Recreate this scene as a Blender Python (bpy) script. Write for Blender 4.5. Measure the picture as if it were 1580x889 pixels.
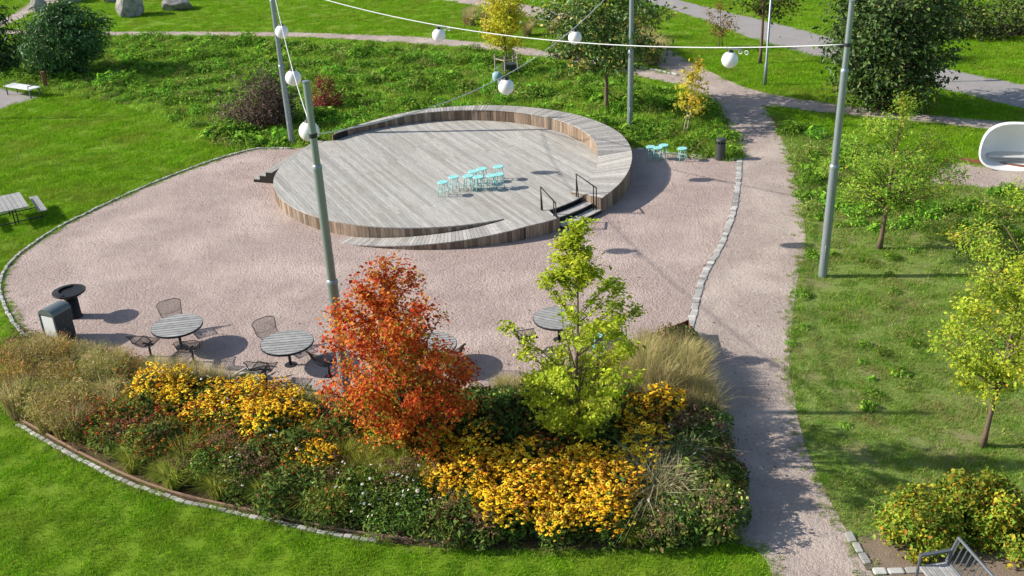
import bpy, math, random
import numpy as np
from mathutils import Matrix, Vector

for o in list(bpy.data.objects):
    bpy.data.objects.remove(o)
SC = bpy.context.scene
COL = SC.collection

# ------------------------------------------------------------------ camera, sky, sun, exposure
W, H = 1580.0, 889.0
FOC, PITCH, ROLL, CAMH = 1530.0, 0.449628, -0.0430226, 11.3
_f = np.array([0, math.cos(PITCH), -math.sin(PITCH)])
_r0 = np.array([1.0, 0, 0]); _u0 = np.cross(_r0, _f)
_r = math.cos(ROLL)*_r0 + math.sin(ROLL)*_u0
_u = -math.sin(ROLL)*_r0 + math.cos(ROLL)*_u0
_c = np.array([0, 0, CAMH])
cam_data = bpy.data.cameras.new('camera')
cam = bpy.data.objects.new('camera', cam_data); COL.objects.link(cam)
cam_data.sensor_width = 36.0; cam_data.lens = 36.0*FOC/W
cam_data.clip_start = 0.1; cam_data.clip_end = 1500.0
cam.matrix_world = Matrix(((_r[0], _u[0], -_f[0], 0), (_r[1], _u[1], -_f[1], 0), (_r[2], _u[2], -_f[2], CAMH), (0, 0, 0, 1)))
SC.camera = cam

SUN_EL, SUN_AZ = math.radians(30.5), math.radians(-5.0)      # shadows run along SUN_AZ
world = bpy.data.worlds.new('World'); SC.world = world; world.use_nodes = True
wn = world.node_tree.nodes; wl = world.node_tree.links
sky = wn.new('ShaderNodeTexSky'); sky.sky_type = 'NISHITA'; sky.sun_disc = False
sky.sun_elevation = SUN_EL
sdir = Vector((-math.cos(SUN_AZ)*math.cos(SUN_EL), -math.sin(SUN_AZ)*math.cos(SUN_EL), math.sin(SUN_EL)))
sky.sun_rotation = math.atan2(sdir.x, sdir.y) % (2*math.pi)
wl.new(sky.outputs[0], wn['Background'].inputs[0]); wn['Background'].inputs[1].default_value = 0.105
sun_data = bpy.data.lights.new('sun', 'SUN'); sun_data.energy = 4.7; sun_data.angle = math.radians(0.55)
sun_data.color = (1.0, 0.93, 0.82)
sun = bpy.data.objects.new('sun', sun_data); COL.objects.link(sun)
sun.rotation_euler = (-sdir).to_track_quat('-Z', 'Y').to_euler(); sun.location = (-30, 10, 30)
SC.view_settings.view_transform = 'Standard'; SC.view_settings.look = 'None'
SC.view_settings.exposure = 0.58; SC.view_settings.gamma = 1.0; SC.view_settings.use_curve_mapping = False
SC.cycles.max_bounces = 5; SC.cycles.diffuse_bounces = 3; SC.cycles.transmission_bounces = 3; SC.cycles.transparent_max_bounces = 6

# ------------------------------------------------------------------ layout helpers
def G(x, y, z=0.0):
    """Surveyed point: where the line of sight through photo position (x, y) meets height z."""
    d = _f + _r*((x-W/2)/FOC) - _u*((y-H/2)/FOC)
    return _c + (z-CAMH)/d[2]*d
def PX(P):
    d = np.asarray(P, float) - _c
    z = d @ _f
    return np.stack([W/2 + FOC*(d @ _r)/z, H/2 - FOC*(d @ _u)/z], -1)
def GP(pts, z=0.0):
    return [tuple(G(p[0], p[1], z)[:2]) for p in pts]
def smooth(pts, step=0.25, closed=False):
    """Catmull-Rom through pts, resampled at an even step (metres)."""
    P = [np.array(p, float) for p in pts]; n = len(P); out = []
    segs = n if closed else n-1
    for i in range(segs):
        if closed: p0, p1, p2, p3 = P[(i-1) % n], P[i], P[(i+1) % n], P[(i+2) % n]
        else: p0, p1, p2, p3 = P[max(i-1, 0)], P[i], P[i+1], P[min(i+2, n-1)]
        k = max(2, int(np.linalg.norm(p2-p1)/step*2))
        for t in np.linspace(0, 1, k, endpoint=False):
            out.append(0.5*((2*p1) + (-p0+p2)*t + (2*p0-5*p1+4*p2-p3)*t*t + (-p0+3*p1-3*p2+p3)*t**3))
    if not closed: out.append(P[-1])
    A = np.array(out + ([out[0]] if closed else []))
    s = np.concatenate([[0], np.cumsum(np.linalg.norm(np.diff(A, axis=0), axis=1))])
    m = max(3, int(s[-1]/step))
    q = np.linspace(0, s[-1], m+1)[:(m if closed else m+1)]
    return np.stack([np.interp(q, s, A[:, k]) for k in range(A.shape[1])], 1)
def inside(poly, X, Y):
    poly = np.asarray(poly); r = np.zeros(len(X), bool); j = len(poly)-1
    for i in range(len(poly)):
        xi, yi = poly[i][0], poly[i][1]; xj, yj = poly[j][0], poly[j][1]
        if yi != yj:
            r ^= ((yi > Y) != (yj > Y)) & (X < (xj-xi)*(Y-yi)/(yj-yi)+xi)
        j = i
    return r

# ------------------------------------------------------------------ object helpers
def new_obj(name, data, parent=None):
    o = bpy.data.objects.new(name, data); COL.objects.link(o)
    if parent is not None: o.parent = parent
    return o
def thing(name, label, cat, loc=(0, 0, 0), rz=0.0, group=None):
    o = new_obj(name, None); o.empty_display_size = 0.1
    o.location = loc; o.rotation_euler = (0, 0, rz)
    return tag(o, label, cat, group)
def tag(o, label=None, cat=None, group=None, kind=None):
    if label: o['label'] = label
    if cat: o['category'] = cat
    if group: o['group'] = group
    if kind: o['kind'] = kind
    return o
def dup(root, loc, rz, label=None, group=None):
    r = root.copy(); COL.objects.link(r); r.location = loc; r.rotation_euler = (0, 0, rz)
    if label: r['label'] = label
    if group: r['group'] = group
    for ch in list(root.children):
        c = ch.copy(); COL.objects.link(c); c.parent = r
        for g in ch.children:
            d = g.copy(); COL.objects.link(d); d.parent = c
    return r

class MB:
    """Collects shapes for one mesh."""
    def __init__(s, org=(0, 0, 0)): s.v = []; s.f = []; s.o = np.array(org, float)
    def add(s, vs, fs):
        b = len(s.v); s.v += [tuple(float(c)-o for c, o in zip(p, s.o)) for p in vs]; s.f += [tuple(b+i for i in f) for f in fs]
        return s
    def box(s, c, d, rz=0.0, ax=None):
        hx, hy, hz = d[0]/2, d[1]/2, d[2]/2; ca, sa = math.cos(rz), math.sin(rz)
        vs = []
        for z in (-hz, hz):
            for x, y in ((-hx, -hy), (hx, -hy), (hx, hy), (-hx, hy)):
                vs.append((c[0]+x*ca-y*sa, c[1]+x*sa+y*ca, c[2]+z))
        return s.add(vs, [(3, 2, 1, 0), (4, 5, 6, 7), (0, 1, 5, 4), (1, 2, 6, 5), (2, 3, 7, 6), (3, 0, 4, 7)])
    def bevel_box(s, c, d, b, rz=0.0, taper=1.0):
        hx, hy, hz = d[0]/2, d[1]/2, d[2]/2; ca, sa = math.cos(rz), math.sin(rz); vs = []
        for z, k, t in ((-hz, 0, 1), (hz-b, 0, taper), (hz, b, taper)):
            for x, y in ((-hx+b, -hy+k), (hx-b, -hy+k), (hx-k, -hy+b), (hx-k, hy-b), (hx-b, hy-k), (-hx+b, hy-k), (-hx+k, hy-b), (-hx+k, -hy+b)):
                x *= t; y *= t
                vs.append((c[0]+x*ca-y*sa, c[1]+x*sa+y*ca, c[2]+z))
        fs = [tuple(range(7, -1, -1)), tuple(range(16, 24))]
        for l in (0, 8):
            for i in range(8): fs.append((l+i, l+(i+1) % 8, l+8+(i+1) % 8, l+8+i))
        return s.add(vs, fs)
    def prism(s, poly, z0, z1, z0s=None, z1s=None):
        n = len(poly); vs = [(p[0], p[1], z0 if z0s is None else z0s[i]) for i, p in enumerate(poly)]
        vs += [(p[0], p[1], z1 if z1s is None else z1s[i]) for i, p in enumerate(poly)]
        return s.add(vs, [tuple(range(n-1, -1, -1)), tuple(range(n, 2*n))] + [(i, (i+1) % n, n+(i+1) % n, n+i) for i in range(n)])
    def tube(s, pts, rad, n=6, cap=True):
        P = [np.array(p, float) for p in pts]; m = len(P)
        if not hasattr(rad, '__len__'): rad = [rad]*m
        vs = []; prev = None
        for i in range(m):
            t = P[min(i+1, m-1)]-P[max(i-1, 0)]; t = t/(np.linalg.norm(t)+1e-9)
            if prev is None:
                a = np.array([1.0, 0, 0]) if abs(t[0]) < 0.8 else np.array([0, 1.0, 0])
            else: a = prev
            a = a - t*(a@t); a /= np.linalg.norm(a)+1e-9; b = np.cross(t, a); prev = a
            for k in range(n):
                w = 2*math.pi*k/n; vs.append(P[i]+rad[i]*(a*math.cos(w)+b*math.sin(w)))
        fs = []
        for i in range(m-1):
            for k in range(n): fs.append((i*n+k, i*n+(k+1) % n, (i+1)*n+(k+1) % n, (i+1)*n+k))
        if cap: fs += [tuple(range(n-1, -1, -1)), tuple((m-1)*n+k for k in range(n))]
        return s.add(vs, fs)
    def lathe(s, prof, c=(0, 0, 0), n=24):
        vs = []
        for r, z in prof:
            for k in range(n):
                w = 2*math.pi*k/n; vs.append((c[0]+r*math.cos(w), c[1]+r*math.sin(w), c[2]+z))
        fs = []; m = len(prof)
        for i in range(m-1):
            for k in range(n): fs.append((i*n+k, i*n+(k+1) % n, (i+1)*n+(k+1) % n, (i+1)*n+k))
        fs += [tuple(range(n-1, -1, -1)), tuple((m-1)*n+k for k in range(n))]
        return s.add(vs, fs)
    def mesh(s, name, mat, flat=True):
        me = bpy.data.meshes.new(name); me.from_pydata(s.v, [], s.f); me.materials.append(mat)
        if not flat: me.polygons.foreach_set('use_smooth', [True]*len(me.polygons))
        me.update(); return me
    def build(s, name, mat, parent=None, smooth=False):
        return new_obj(name, s.mesh(name, mat, not smooth), parent)

# ------------------------------------------------------------------ materials
def nodes_of(name):
    m = bpy.data.materials.new(name); m.use_nodes = True
    return m, m.node_tree.nodes, m.node_tree.links, m.node_tree.nodes['Principled BSDF']
def ramp(nd, stops):
    r = nd.new('ShaderNodeValToRGB'); e = r.color_ramp.elements
    while len(e) < len(stops): e.new(0.5)
    for k, (p, c) in enumerate(stops): e[k].position = p; e[k].color = (*c, 1)
    return r
def noise(nd, lk, scale, detail=4, rough=0.6, coord=None, stretch=None, rz=0.0):
    n = nd.new('ShaderNodeTexNoise'); n.inputs['Scale'].default_value = scale; n.inputs['Detail'].default_value = detail; n.inputs['Roughness'].default_value = rough
    src = coord
    if src is None:
        src = nd.new('ShaderNodeNewGeometry').outputs['Position']
    if stretch:
        mp = nd.new('ShaderNodeMapping'); mp.vector_type = 'TEXTURE'; mp.inputs['Scale'].default_value = stretch; mp.inputs['Rotation'].default_value = (0, 0, rz); lk.new(src, mp.inputs[0]); src = mp.outputs[0]
    lk.new(src, n.inputs['Vector']); return n.outputs['Fac']
def mixc(nd, lk, fac, a, b, mode='MIX'):
    m = nd.new('ShaderNodeMix'); m.data_type = 'RGBA'; m.blend_type = mode
    for sock, v in ((m.inputs[0], fac), (m.inputs[6], a), (m.inputs[7], b)):
        if isinstance(v, (int, float)): sock.default_value = v
        elif isinstance(v, tuple): sock.default_value = (*v, 1) if len(v) == 3 else v
        else: lk.new(v, sock)
    return m.outputs[2]
def bump(nd, lk, h, strength, dist, bs):
    b = nd.new('ShaderNodeBump'); b.inputs['Strength'].default_value = strength; b.inputs['Distance'].default_value = dist
    lk.new(h, b.inputs['Height']); lk.new(b.outputs[0], bs.inputs['Normal'])
def maprange(nd, lk, v, a, b, c, d):
    m = nd.new('ShaderNodeMapRange'); m.inputs[1].default_value = a; m.inputs[2].default_value = b; m.inputs[3].default_value = c; m.inputs[4].default_value = d
    lk.new(v, m.inputs[0]); return m.outputs[0]

def mat_plain(name, col, rough=0.6, metal=0.0, var=0.15, scale=6.0, bmp=0.15, spec=0.4):
    m, nd, lk, bs = nodes_of(name)
    f = noise(nd, lk, scale, 5)
    c = mixc(nd, lk, f, tuple(x*(1-var) for x in col), tuple(min(1, x*(1+var)) for x in col))
    lk.new(c, bs.inputs['Base Color']); bs.inputs['Roughness'].default_value = rough; bs.inputs['Metallic'].default_value = metal
    bs.inputs['Specular IOR Level'].default_value = spec
    if bmp: bump(nd, lk, noise(nd, lk, scale*12, 3), bmp, 0.01, bs)
    return m
def mat_wood(name, dark, light, warm, stretch, rz=0.0, warm_amt=0.35, scale=3.0, tone_lo=0.84, tone_hi=1.12):
    """weathered boards: each board has its own tone, grain runs along the stretch axis"""
    m, nd, lk, bs = nodes_of(name)
    oi = nd.new('ShaderNodeObjectInfo')
    rnd = oi.outputs['Random']
    g = noise(nd, lk, scale, 6, 0.65, stretch=stretch, rz=rz)
    c = ramp(nd, [(0.25, dark), (0.75, light)]); lk.new(g, c.inputs[0])
    tone = maprange(nd, lk, rnd, 0, 1, tone_lo, tone_hi)
    hs = nd.new('ShaderNodeHueSaturation'); lk.new(c.outputs[0], hs.inputs['Color']); lk.new(tone, hs.inputs['Value'])
    w = noise(nd, lk, 0.55, 3, 0.6)
    w2 = nd.new('ShaderNodeMath'); w2.operation = 'MULTIPLY'; lk.new(maprange(nd, lk, w, 0.42, 0.7, 0, 1), w2.inputs[0]); w2.inputs[1].default_value = warm_amt
    lk.new(mixc(nd, lk, w2.outputs[0], hs.outputs[0], warm, 'MULTIPLY'), bs.inputs['Base Color'])
    bs.inputs['Roughness'].default_value = 0.8; bs.inputs['Specular IOR Level'].default_value = 0.25
    bump(nd, lk, noise(nd, lk, scale*4, 4, stretch=stretch, rz=rz), 0.3, 0.01, bs)
    return m
def mat_ground(name, stops, scale, patch=None, bumps=((60, 0.3, 0.02),), rough=0.95, fine=None, speck=None):
    m, nd, lk, bs = nodes_of(name)
    c = ramp(nd, stops); lk.new(noise(nd, lk, scale, 8, 0.7), c.inputs[0]); out = c.outputs[0]
    if fine: out = mixc(nd, lk, maprange(nd, lk, noise(nd, lk, fine[0], 5, 0.75), 0.3, 0.7, 0, fine[2]), out, fine[1])
    if patch: out = mixc(nd, lk, maprange(nd, lk, noise(nd, lk, patch[0], 3, 0.55), patch[2], patch[3], 0, patch[4]), out, patch[1])
    if speck:
        v = nd.new('ShaderNodeTexVoronoi'); v.inputs['Scale'].default_value = speck[0]; lk.new(nd.new('ShaderNodeNewGeometry').outputs['Position'], v.inputs['Vector'])
        bw = nd.new('ShaderNodeSeparateColor'); lk.new(v.outputs['Color'], bw.inputs[0])
        out = mixc(nd, lk, maprange(nd, lk, bw.outputs[0], 0.0, 1.0, 0, speck[2]), out, speck[1])
    lk.new(out, bs.inputs['Base Color']); bs.inputs['Roughness'].default_value = rough; bs.inputs['Specular IOR Level'].default_value = 0.15
    h = None
    for sc_, w, d in bumps:
        n = noise(nd, lk, sc_, 5, 0.7)
        mm = nd.new('ShaderNodeMath'); mm.operation = 'MULTIPLY'; lk.new(n, mm.inputs[0]); mm.inputs[1].default_value = w
        if h is None: h = mm.outputs[0]
        else:
            a = nd.new('ShaderNodeMath'); lk.new(h, a.inputs[0]); lk.new(mm.outputs[0], a.inputs[1]); h = a.outputs[0]
    if h is not None: bump(nd, lk, h, 0.8, 0.06, bs)
    return m
def mat_leaf(name, trans=0.35, rough=0.5, var=0.25, inst=False, tint=None, spec=0.35):
    """leaf: colour from the mesh's per-leaf colour, light shines through"""
    m, nd, lk, bs = nodes_of(name)
    at = nd.new('ShaderNodeVertexColor'); at.layer_name = 'Col'; c = at.outputs[0]
    hs = nd.new('ShaderNodeHueSaturation'); lk.new(c, hs.inputs['Color'])
    rnd = nd.new('ShaderNodeObjectInfo').outputs['Random']
    lk.new(maprange(nd, lk, rnd, 0, 1, 1-var, 1+var), hs.inputs['Value'])
    lk.new(maprange(nd, lk, rnd, 0, 1, 0.49, 0.51), hs.inputs['Hue'])
    c = hs.outputs[0]
    if tint:
        for sc_, col, a, b, amt in tint:
            c = mixc(nd, lk, maprange(nd, lk, noise(nd, lk, sc_, 4, 0.6), a, b, 0, amt), c, col, 'MULTIPLY' if len(col) == 4 else 'MIX')
    lk.new(c, bs.inputs['Base Color']); bs.inputs['Roughness'].default_value = rough; bs.inputs['Specular IOR Level'].default_value = spec
    tr = nd.new('ShaderNodeBsdfTranslucent'); lk.new(c, tr.inputs[0])
    mx = nd.new('ShaderNodeMixShader'); mx.inputs[0].default_value = trans
    lk.new(bs.outputs[0], mx.inputs[1]); lk.new(tr.outputs[0], mx.inputs[2])
    lk.new(mx.outputs[0], nd['Material Output'].inputs['Surface'])
    return m

M = {}
M['ground'] = mat_ground('turf_soil', [(0.3, (0.12, 0.21, 0.012)), (0.7, (0.19, 0.31, 0.016))], 2.2, patch=(0.35, (0.19, 0.25, 0.04), 0.5, 0.75, 0.6), bumps=((30, 0.6, 1),))
M['weedy'] = mat_ground('weedy_soil', [(0.3, (0.14, 0.24, 0.035)), (0.7, (0.23, 0.27, 0.08))], 2.0, patch=(0.8, (0.26, 0.21, 0.12), 0.5, 0.72, 0.85), bumps=((25, 0.7, 1),))
M['gravel'] = mat_ground('pink_gravel', [(0.25, (0.36, 0.272, 0.236)), (0.75, (0.545, 0.437, 0.392))], 1.1, patch=(0.45, (0.60, 0.49, 0.43), 0.46, 0.66, 0.7), fine=(11, (0.25, 0.185, 0.17), 0.5), speck=(38, (0.64, 0.53, 0.50), 0.28), bumps=((3.5, 1.5, 1), (14, 1.1, 1), (45, 0.6, 1)))
M['path'] = mat_ground('path_gravel', [(0.25, (0.35, 0.275, 0.237)), (0.75, (0.51, 0.418, 0.368))], 1.4, patch=(0.55, (0.58, 0.485, 0.42), 0.45, 0.66, 0.7), fine=(12, (0.235, 0.185, 0.165), 0.65), speck=(34, (0.56, 0.475, 0.43), 0.45), bumps=((3.5, 1.3, 1), (15, 0.9, 1), (45, 0.5, 1)))
M['asphalt'] = mat_ground('pale_asphalt', [(0.3, (0.30, 0.28, 0.275)), (0.7, (0.37, 0.345, 0.335))], 1.0, fine=(30, (0.24, 0.225, 0.22), 0.4), bumps=((60, 0.3, 1),))
M['soil'] = mat_ground('bed_soil', [(0.3, (0.06, 0.042, 0.026)), (0.7, (0.15, 0.10, 0.06))], 4.0, bumps=((20, 1, 1), (60, .6, 1)))
M['bare'] = mat_ground('bare_earth', [(0.3, (0.24, 0.18, 0.13)), (0.7, (0.36, 0.28, 0.21))], 3.0, fine=(24, (0.15, 0.11, 0.08), 0.5), bumps=((30, .6, 1), (80, .4, 1)))
M['sett'] = mat_plain('granite_sett', (0.44, 0.43, 0.405), 0.85, var=0.3, scale=9, bmp=0.5, spec=0.2)
_nd, _lk = M['sett'].node_tree.nodes, M['sett'].node_tree.links      # every stone has its own tone
_bs = _nd['Principled BSDF']; _src = _bs.inputs['Base Color'].links[0].from_socket; _hs = _nd.new('ShaderNodeHueSaturation'); _lk.new(_src, _hs.inputs['Color'])
_lk.new(maprange(_nd, _lk, _nd.new('ShaderNodeObjectInfo').outputs['Random'], 0, 1, 0.6, 1.25), _hs.inputs['Value']); _lk.new(_hs.outputs[0], _bs.inputs['Base Color'])
M['joint'] = mat_plain('kerb_joint', (0.13, 0.11, 0.09), 0.95, var=0.4, scale=20, bmp=0.5)
BOARD_A = math.radians(-64.0)
M['deck'] = mat_wood('weathered_deck', (0.23, 0.22, 0.20), (0.585, 0.57, 0.535), (0.88, 0.84, 0.78), (1.3, 0.045, 1), BOARD_A, warm_amt=0.6, tone_lo=0.80, tone_hi=1.12)
M['seat'] = mat_wood('weathered_seat', (0.30, 0.285, 0.265), (0.50, 0.48, 0.45), (0.9, 0.85, 0.8), (0.3, 0.3, 0.3), tone_lo=0.72, tone_hi=1.16)
M['cladding'] = mat_wood('brown_cladding', (0.12, 0.085, 0.06), (0.385, 0.305, 0.235), (0.86, 0.70, 0.58), (0.05, 0.05, 0.8), warm_amt=0.8, scale=2.0, tone_lo=0.55, tone_hi=1.4)
M['stage_core'] = mat_plain('stage_core', (0.025, 0.02, 0.017), 0.9, bmp=0)
M['galv'] = mat_plain('galvanised_steel', (0.27, 0.32, 0.345), 0.45, 0.5, 0.12, 3.0, 0.08)
M['steel_dark'] = mat_plain('dark_steel', (0.035, 0.037, 0.042), 0.5, 0.3, 0.2, 8, 0.1)
M['rail'] = mat_plain('rail_steel', (0.03, 0.028, 0.028), 0.5, 0.4, 0.2, 8, 0.1)
M['globe'] = mat_plain('opal_globe', (0.86, 0.86, 0.86), 0.25, 0, 0.02, 2, 0, 0.5)
M['cable'] = mat_plain('pale_cable', (0.62, 0.64, 0.64), 0.5, 0, 0.1, 4, 0)
M['turq'] = mat_plain('turquoise_paint', (0.29, 0.66, 0.64), 0.45, 0, 0.16, 7, 0.05)
M['slat'] = mat_wood('grey_slat', (0.22, 0.22, 0.215), (0.43, 0.43, 0.42), (0.95, 0.93, 0.9), (0.4, 0.4, 0.4))
M['bin_green'] = mat_plain('bin_paint', (0.055, 0.065, 0.058), 0.45, 0.1, 0.15, 6, 0.05)
M['bin_grey'] = mat_plain('bin_grey', (0.14, 0.165, 0.17), 0.4, 0.2, 0.12, 6, 0.05)
M['bin_dark'] = mat_plain('bin_dark', (0.04, 0.052, 0.055), 0.5, 0.1, 0.3, 10, 0.1)
M['white_panel'] = mat_plain('white_panel', (0.72, 0.74, 0.74), 0.5, 0, 0.05, 4, 0.03)
M['iron'] = mat_plain('black_iron', (0.012, 0.012, 0.013), 0.55, 0.2, 0.3, 12, 0.2)
M['shell'] = mat_plain('white_shell', (0.80, 0.81, 0.80), 0.35, 0, 0.04, 2, 0.03)
M['shell_seat'] = mat_plain('shell_seat', (0.52, 0.54, 0.55), 0.5, 0, 0.1, 4, 0.03)
M['rock'] = mat_ground('boulder_rock', [(0.35, (0.09, 0.09, 0.088)), (0.65, (0.40, 0.38, 0.355))], 2.4, fine=(7, (0.52, 0.50, 0.46), 0.6), bumps=((3, 1.6, 1), (9, 1.3, 1), (25, .8, 1)))
M['rust'] = mat_plain('corten_edge', (0.20, 0.085, 0.045), 0.85, 0.1, 0.3, 14, 0.2)
M['brick_edge'] = mat_plain('brick_edge', (0.30, 0.19, 0.13), 0.9, 0, 0.25, 14, 0.2)
M['bark'] = mat_plain('bark_brown', (0.15, 0.105, 0.07), 0.9, 0, 0.35, 14, 0.5)
M['bark_dark'] = mat_plain('bark_dark', (0.07, 0.055, 0.045), 0.9, 0, 0.35, 14, 0.5)
M['bark_pale'] = mat_plain('bark_pale', (0.36, 0.31, 0.25), 0.9, 0, 0.3, 14, 0.5)
M['drift'] = mat_plain('driftwood', (0.50, 0.48, 0.44), 0.85, 0, 0.25, 18, 0.4)
M['blue_bag'] = mat_plain('blue_bag', (0.27, 0.44, 0.47), 0.55, 0, 0.35, 7, 0.3)
M['bench_grey'] = mat_plain('bench_grey', (0.12, 0.135, 0.155), 0.45, 0.3, 0.12, 6, 0.05)
M['roof_white'] = mat_plain('roof_white', (0.82, 0.84, 0.86), 0.5, 0, 0.04, 2, 0)
M['leaf'] = mat_leaf('leaf', 0.42, 0.6, spec=0.15)
M['leaf_bright'] = mat_leaf('thin_leaf', 0.5, 0.6, var=0.1, spec=0.12)
M['leaf_gloss'] = mat_leaf('glossy_leaf', 0.22, 0.48, spec=0.28)
M['petal'] = mat_leaf('petal', 0.3, 0.7, var=0.06, spec=0.08)
M['dry'] = mat_leaf('dry_blade', 0.45, 0.8, var=0.15, spec=0.06)
M['turf'] = mat_leaf('turf_blade', 0.4, 0.8, var=0.16, spec=0.04, tint=((0.45, (0.30, 0.33, 0.05), 0.48, 0.72, 0.7), (1.9, (0.09, 0.22, 0.02), 0.48, 0.7, 0.6)))
M['rough_turf'] = mat_leaf('rough_turf_blade', 0.4, 0.8, var=0.22, spec=0.04, tint=((0.75, (0.38, 0.32, 0.14), 0.47, 0.66, 0.75), (2.8, (0.14, 0.31, 0.03), 0.46, 0.66, 0.75)))
M['weed'] = mat_leaf('weed_leaf', 0.4, 0.65, var=0.3, spec=0.1, tint=((0.5, (0.09, 0.18, 0.02), 0.5, 0.75, 0.4),))

# ------------------------------------------------------------------ ground, plaza, paths
def sheet(name, poly, z, mat, parent=None):
    me = bpy.data.meshes.new(name); me.from_pydata([(p[0], p[1], z) for p in poly], [], [tuple(range(len(poly)))])
    me.materials.append(mat); me.update()
    o = new_obj(name, me, parent)
    if me.polygons[0].normal.z < 0: me.flip_normals()
    return tag(o, kind='structure')
sheet('ground', [(-300, -60), (300, -60), (300, 500), (-300, 500)], 0.0, M['ground'])

edge_left = smooth(GP([(450, 230), (400, 230), (375, 235), (330, 248), (280, 266), (230, 286), (180, 308), (130, 332), (90, 352), (50, 378), (20, 402), (4, 425), (0, 447), (8, 475), (22, 500), (44, 524)]), 0.2)
bed_back = smooth(GP([(44, 524), (75, 538), (130, 549), (200, 562), (280, 577), (350, 594), (420, 609), (500, 620), (600, 624), (700, 616), (800, 601), (900, 577), (980, 549), (1062, 517)]), 0.2)
bed_right = smooth(GP([(1062, 517), (1072, 560), (1086, 640), (1102, 710), (1120, 780), (1135, 838)]), 0.2)
bed_front = smooth(GP([(26, 655), (60, 674), (100, 697), (150, 723), (200, 746), (250, 764), (300, 778), (400, 800), (500, 822), (600, 838), (700, 847), (800, 850), (900, 850), (1000, 847), (1080, 843), (1135, 838)]), 0.2)
bed_left = smooth(GP([(44, 524), (16, 560), (4, 595), (8, 630), (26, 655)]), 0.2)
divider = smooth(GP([(1139, 226), (1141, 255), (1138, 290), (1131, 330), (1112, 380), (1092, 415), (1080, 445), (1069, 490), (1062, 517)]), 0.1)
edge_back = smooth(GP([(984, 230), (1040, 238), (1100, 244), (1140, 248)]), 0.15)
bed_poly = np.concatenate([bed_back[:-1], bed_right[:-1], bed_front[::-1][:-1], bed_left[::-1][:-1]])
plaza_poly = np.concatenate([edge_left[:-1], bed_back[:-1], divider[::-1][:-1], edge_back[::-1][:-1], np.array(GP([(984, 230)]))*0+np.array(GP([(905, 214)])), np.array(GP([(560, 214)]))])
path_right = smooth(GP([(1180, 164), (1195, 190), (1214, 230), (1229, 280), (1239, 330), (1243, 380), (1231, 430), (1222, 500), (1218, 560), (1225, 610), (1240, 680), (1262, 735), (1290, 790), (1308, 822), (1345, 884), (1400, 960)]), 0.3)
path_left = smooth(GP([(1190, 960), (1192, 889), (1180, 862), (1160, 842), (1135, 838)]), 0.3)
path_up = smooth(GP([(1139, 248), (1136, 222), (1120, 186), (1098, 154), (1060, 136)]), 0.3)
path_poly = np.concatenate([path_right, path_left[:-1], bed_right[::-1][:-1], divider[::-1][:-1], path_up])
gravel_wobble = np.random.default_rng(3)
sheet('plaza', plaza_poly, 0.006, M['gravel'])
sheet('path', path_poly, 0.010, M['path'])
back_top = smooth(GP([(-60, 46), (160, 49), (300, 49), (440, 50), (620, 56), (700, 62), (800, 72), (880, 86), (960, 100), (1045, 117)]), 0.6)
back_bot = smooth(GP([(1060, 136), (1000, 121), (900, 99), (780, 81), (700, 73), (600, 65), (440, 57), (300, 56), (160, 55), (-60, 53)]), 0.6)
jn_up = smooth(GP([(1045, 117), (1010, 100), (985, 82), (960, 66), (900, 48), (830, 30), (760, 15), (680, 0), (560, -18)]), 0.6)
jn_dn = smooth(GP([(600, -24), (700, -8), (800, 6), (900, 26), (970, 45), (1012, 66), (1060, 92), (1110, 118), (1150, 135), (1200, 148)]), 0.6)
rt_top = smooth(GP([(1200, 148), (1280, 160), (1350, 169), (1450, 180), (1580, 190), (1700, 199)]), 0.6)
rt_bot = smooth(GP([(1700, 218), (1580, 207), (1500, 197), (1400, 187), (1290, 176), (1180, 164)]), 0.6)
backpath_poly = np.concatenate([back_top[:-1], jn_up, jn_dn[:-1], rt_top, rt_bot, path_right[1:4], path_up[::-1][1:4], np.array(GP([(1098, 154)])), back_bot])
sheet('back_path', np.concatenate([back_top, back_bot]), 0.012, M['path'])
sheet('junction_path', np.concatenate([jn_up, jn_dn[:-1], rt_top, rt_bot, np.array(GP([(1184, 172), (1126, 196), (1110, 172), (1098, 154), (1060, 136)]))]), 0.016, M['path'])
road_poly = np.concatenate([smooth(GP([(960, -22), (1045, 0), (1100, 13), (1200, 37), (1280, 58), (1360, 82), (1450, 104), (1580, 131), (1720, 160)]), 0.8), smooth(GP([(1720, 205), (1580, 168), (1440, 134), (1280, 92), (1180, 66), (1070, 26), (1012, 8), (900, -20)]), 0.8)])
sheet('road', road_poly, 0.006, M['asphalt'])
pad_poly = np.array(GP([(-80, 122), (0, 136), (50, 146), (62, 150), (0, 169), (-80, 195)]))
sheet('pavement', pad_poly, 0.006, M['asphalt'])
ul_poly = np.concatenate([smooth(GP([(-40, 44), (8, 29), (40, 8), (80, -5), (130, -14)]), .6), smooth(GP([(150, -6), (95, 3), (60, 15), (30, 30), (-10, 50)]), .6)])
sheet('footpath', ul_poly, 0.018, M['path'])
weedy_poly = np.concatenate([path_right[3:-6], np.array(GP([(1345, 884), (1420, 960), (1800, 960), (1800, 330), (1580, 292), (1440, 282), (1450, 245), (1330, 225), (1215, 192)]))])
sheet('rough_lawn', weedy_poly, 0.004, M['weedy'])
shellpad_poly = smooth(GP([(1440, 283), (1448, 262), (1466, 250), (1520, 256), (1600, 265), (1680, 275), (1680, 310), (1580, 296), (1500, 288)]), 0.3, True)
sheet('gravel_pad', shellpad_poly, 0.010, M['path'])
benchpad_poly = np.array(GP([(1318, 834), (1345, 822), (1420, 826), (1700, 860), (1700, 960), (1395, 955), (1346, 878)]))
sheet('bench_pad', benchpad_poly, 0.012, M['bare'])
soil = sheet('planting_soil', bed_poly, 0.014, M['soil'])

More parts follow.
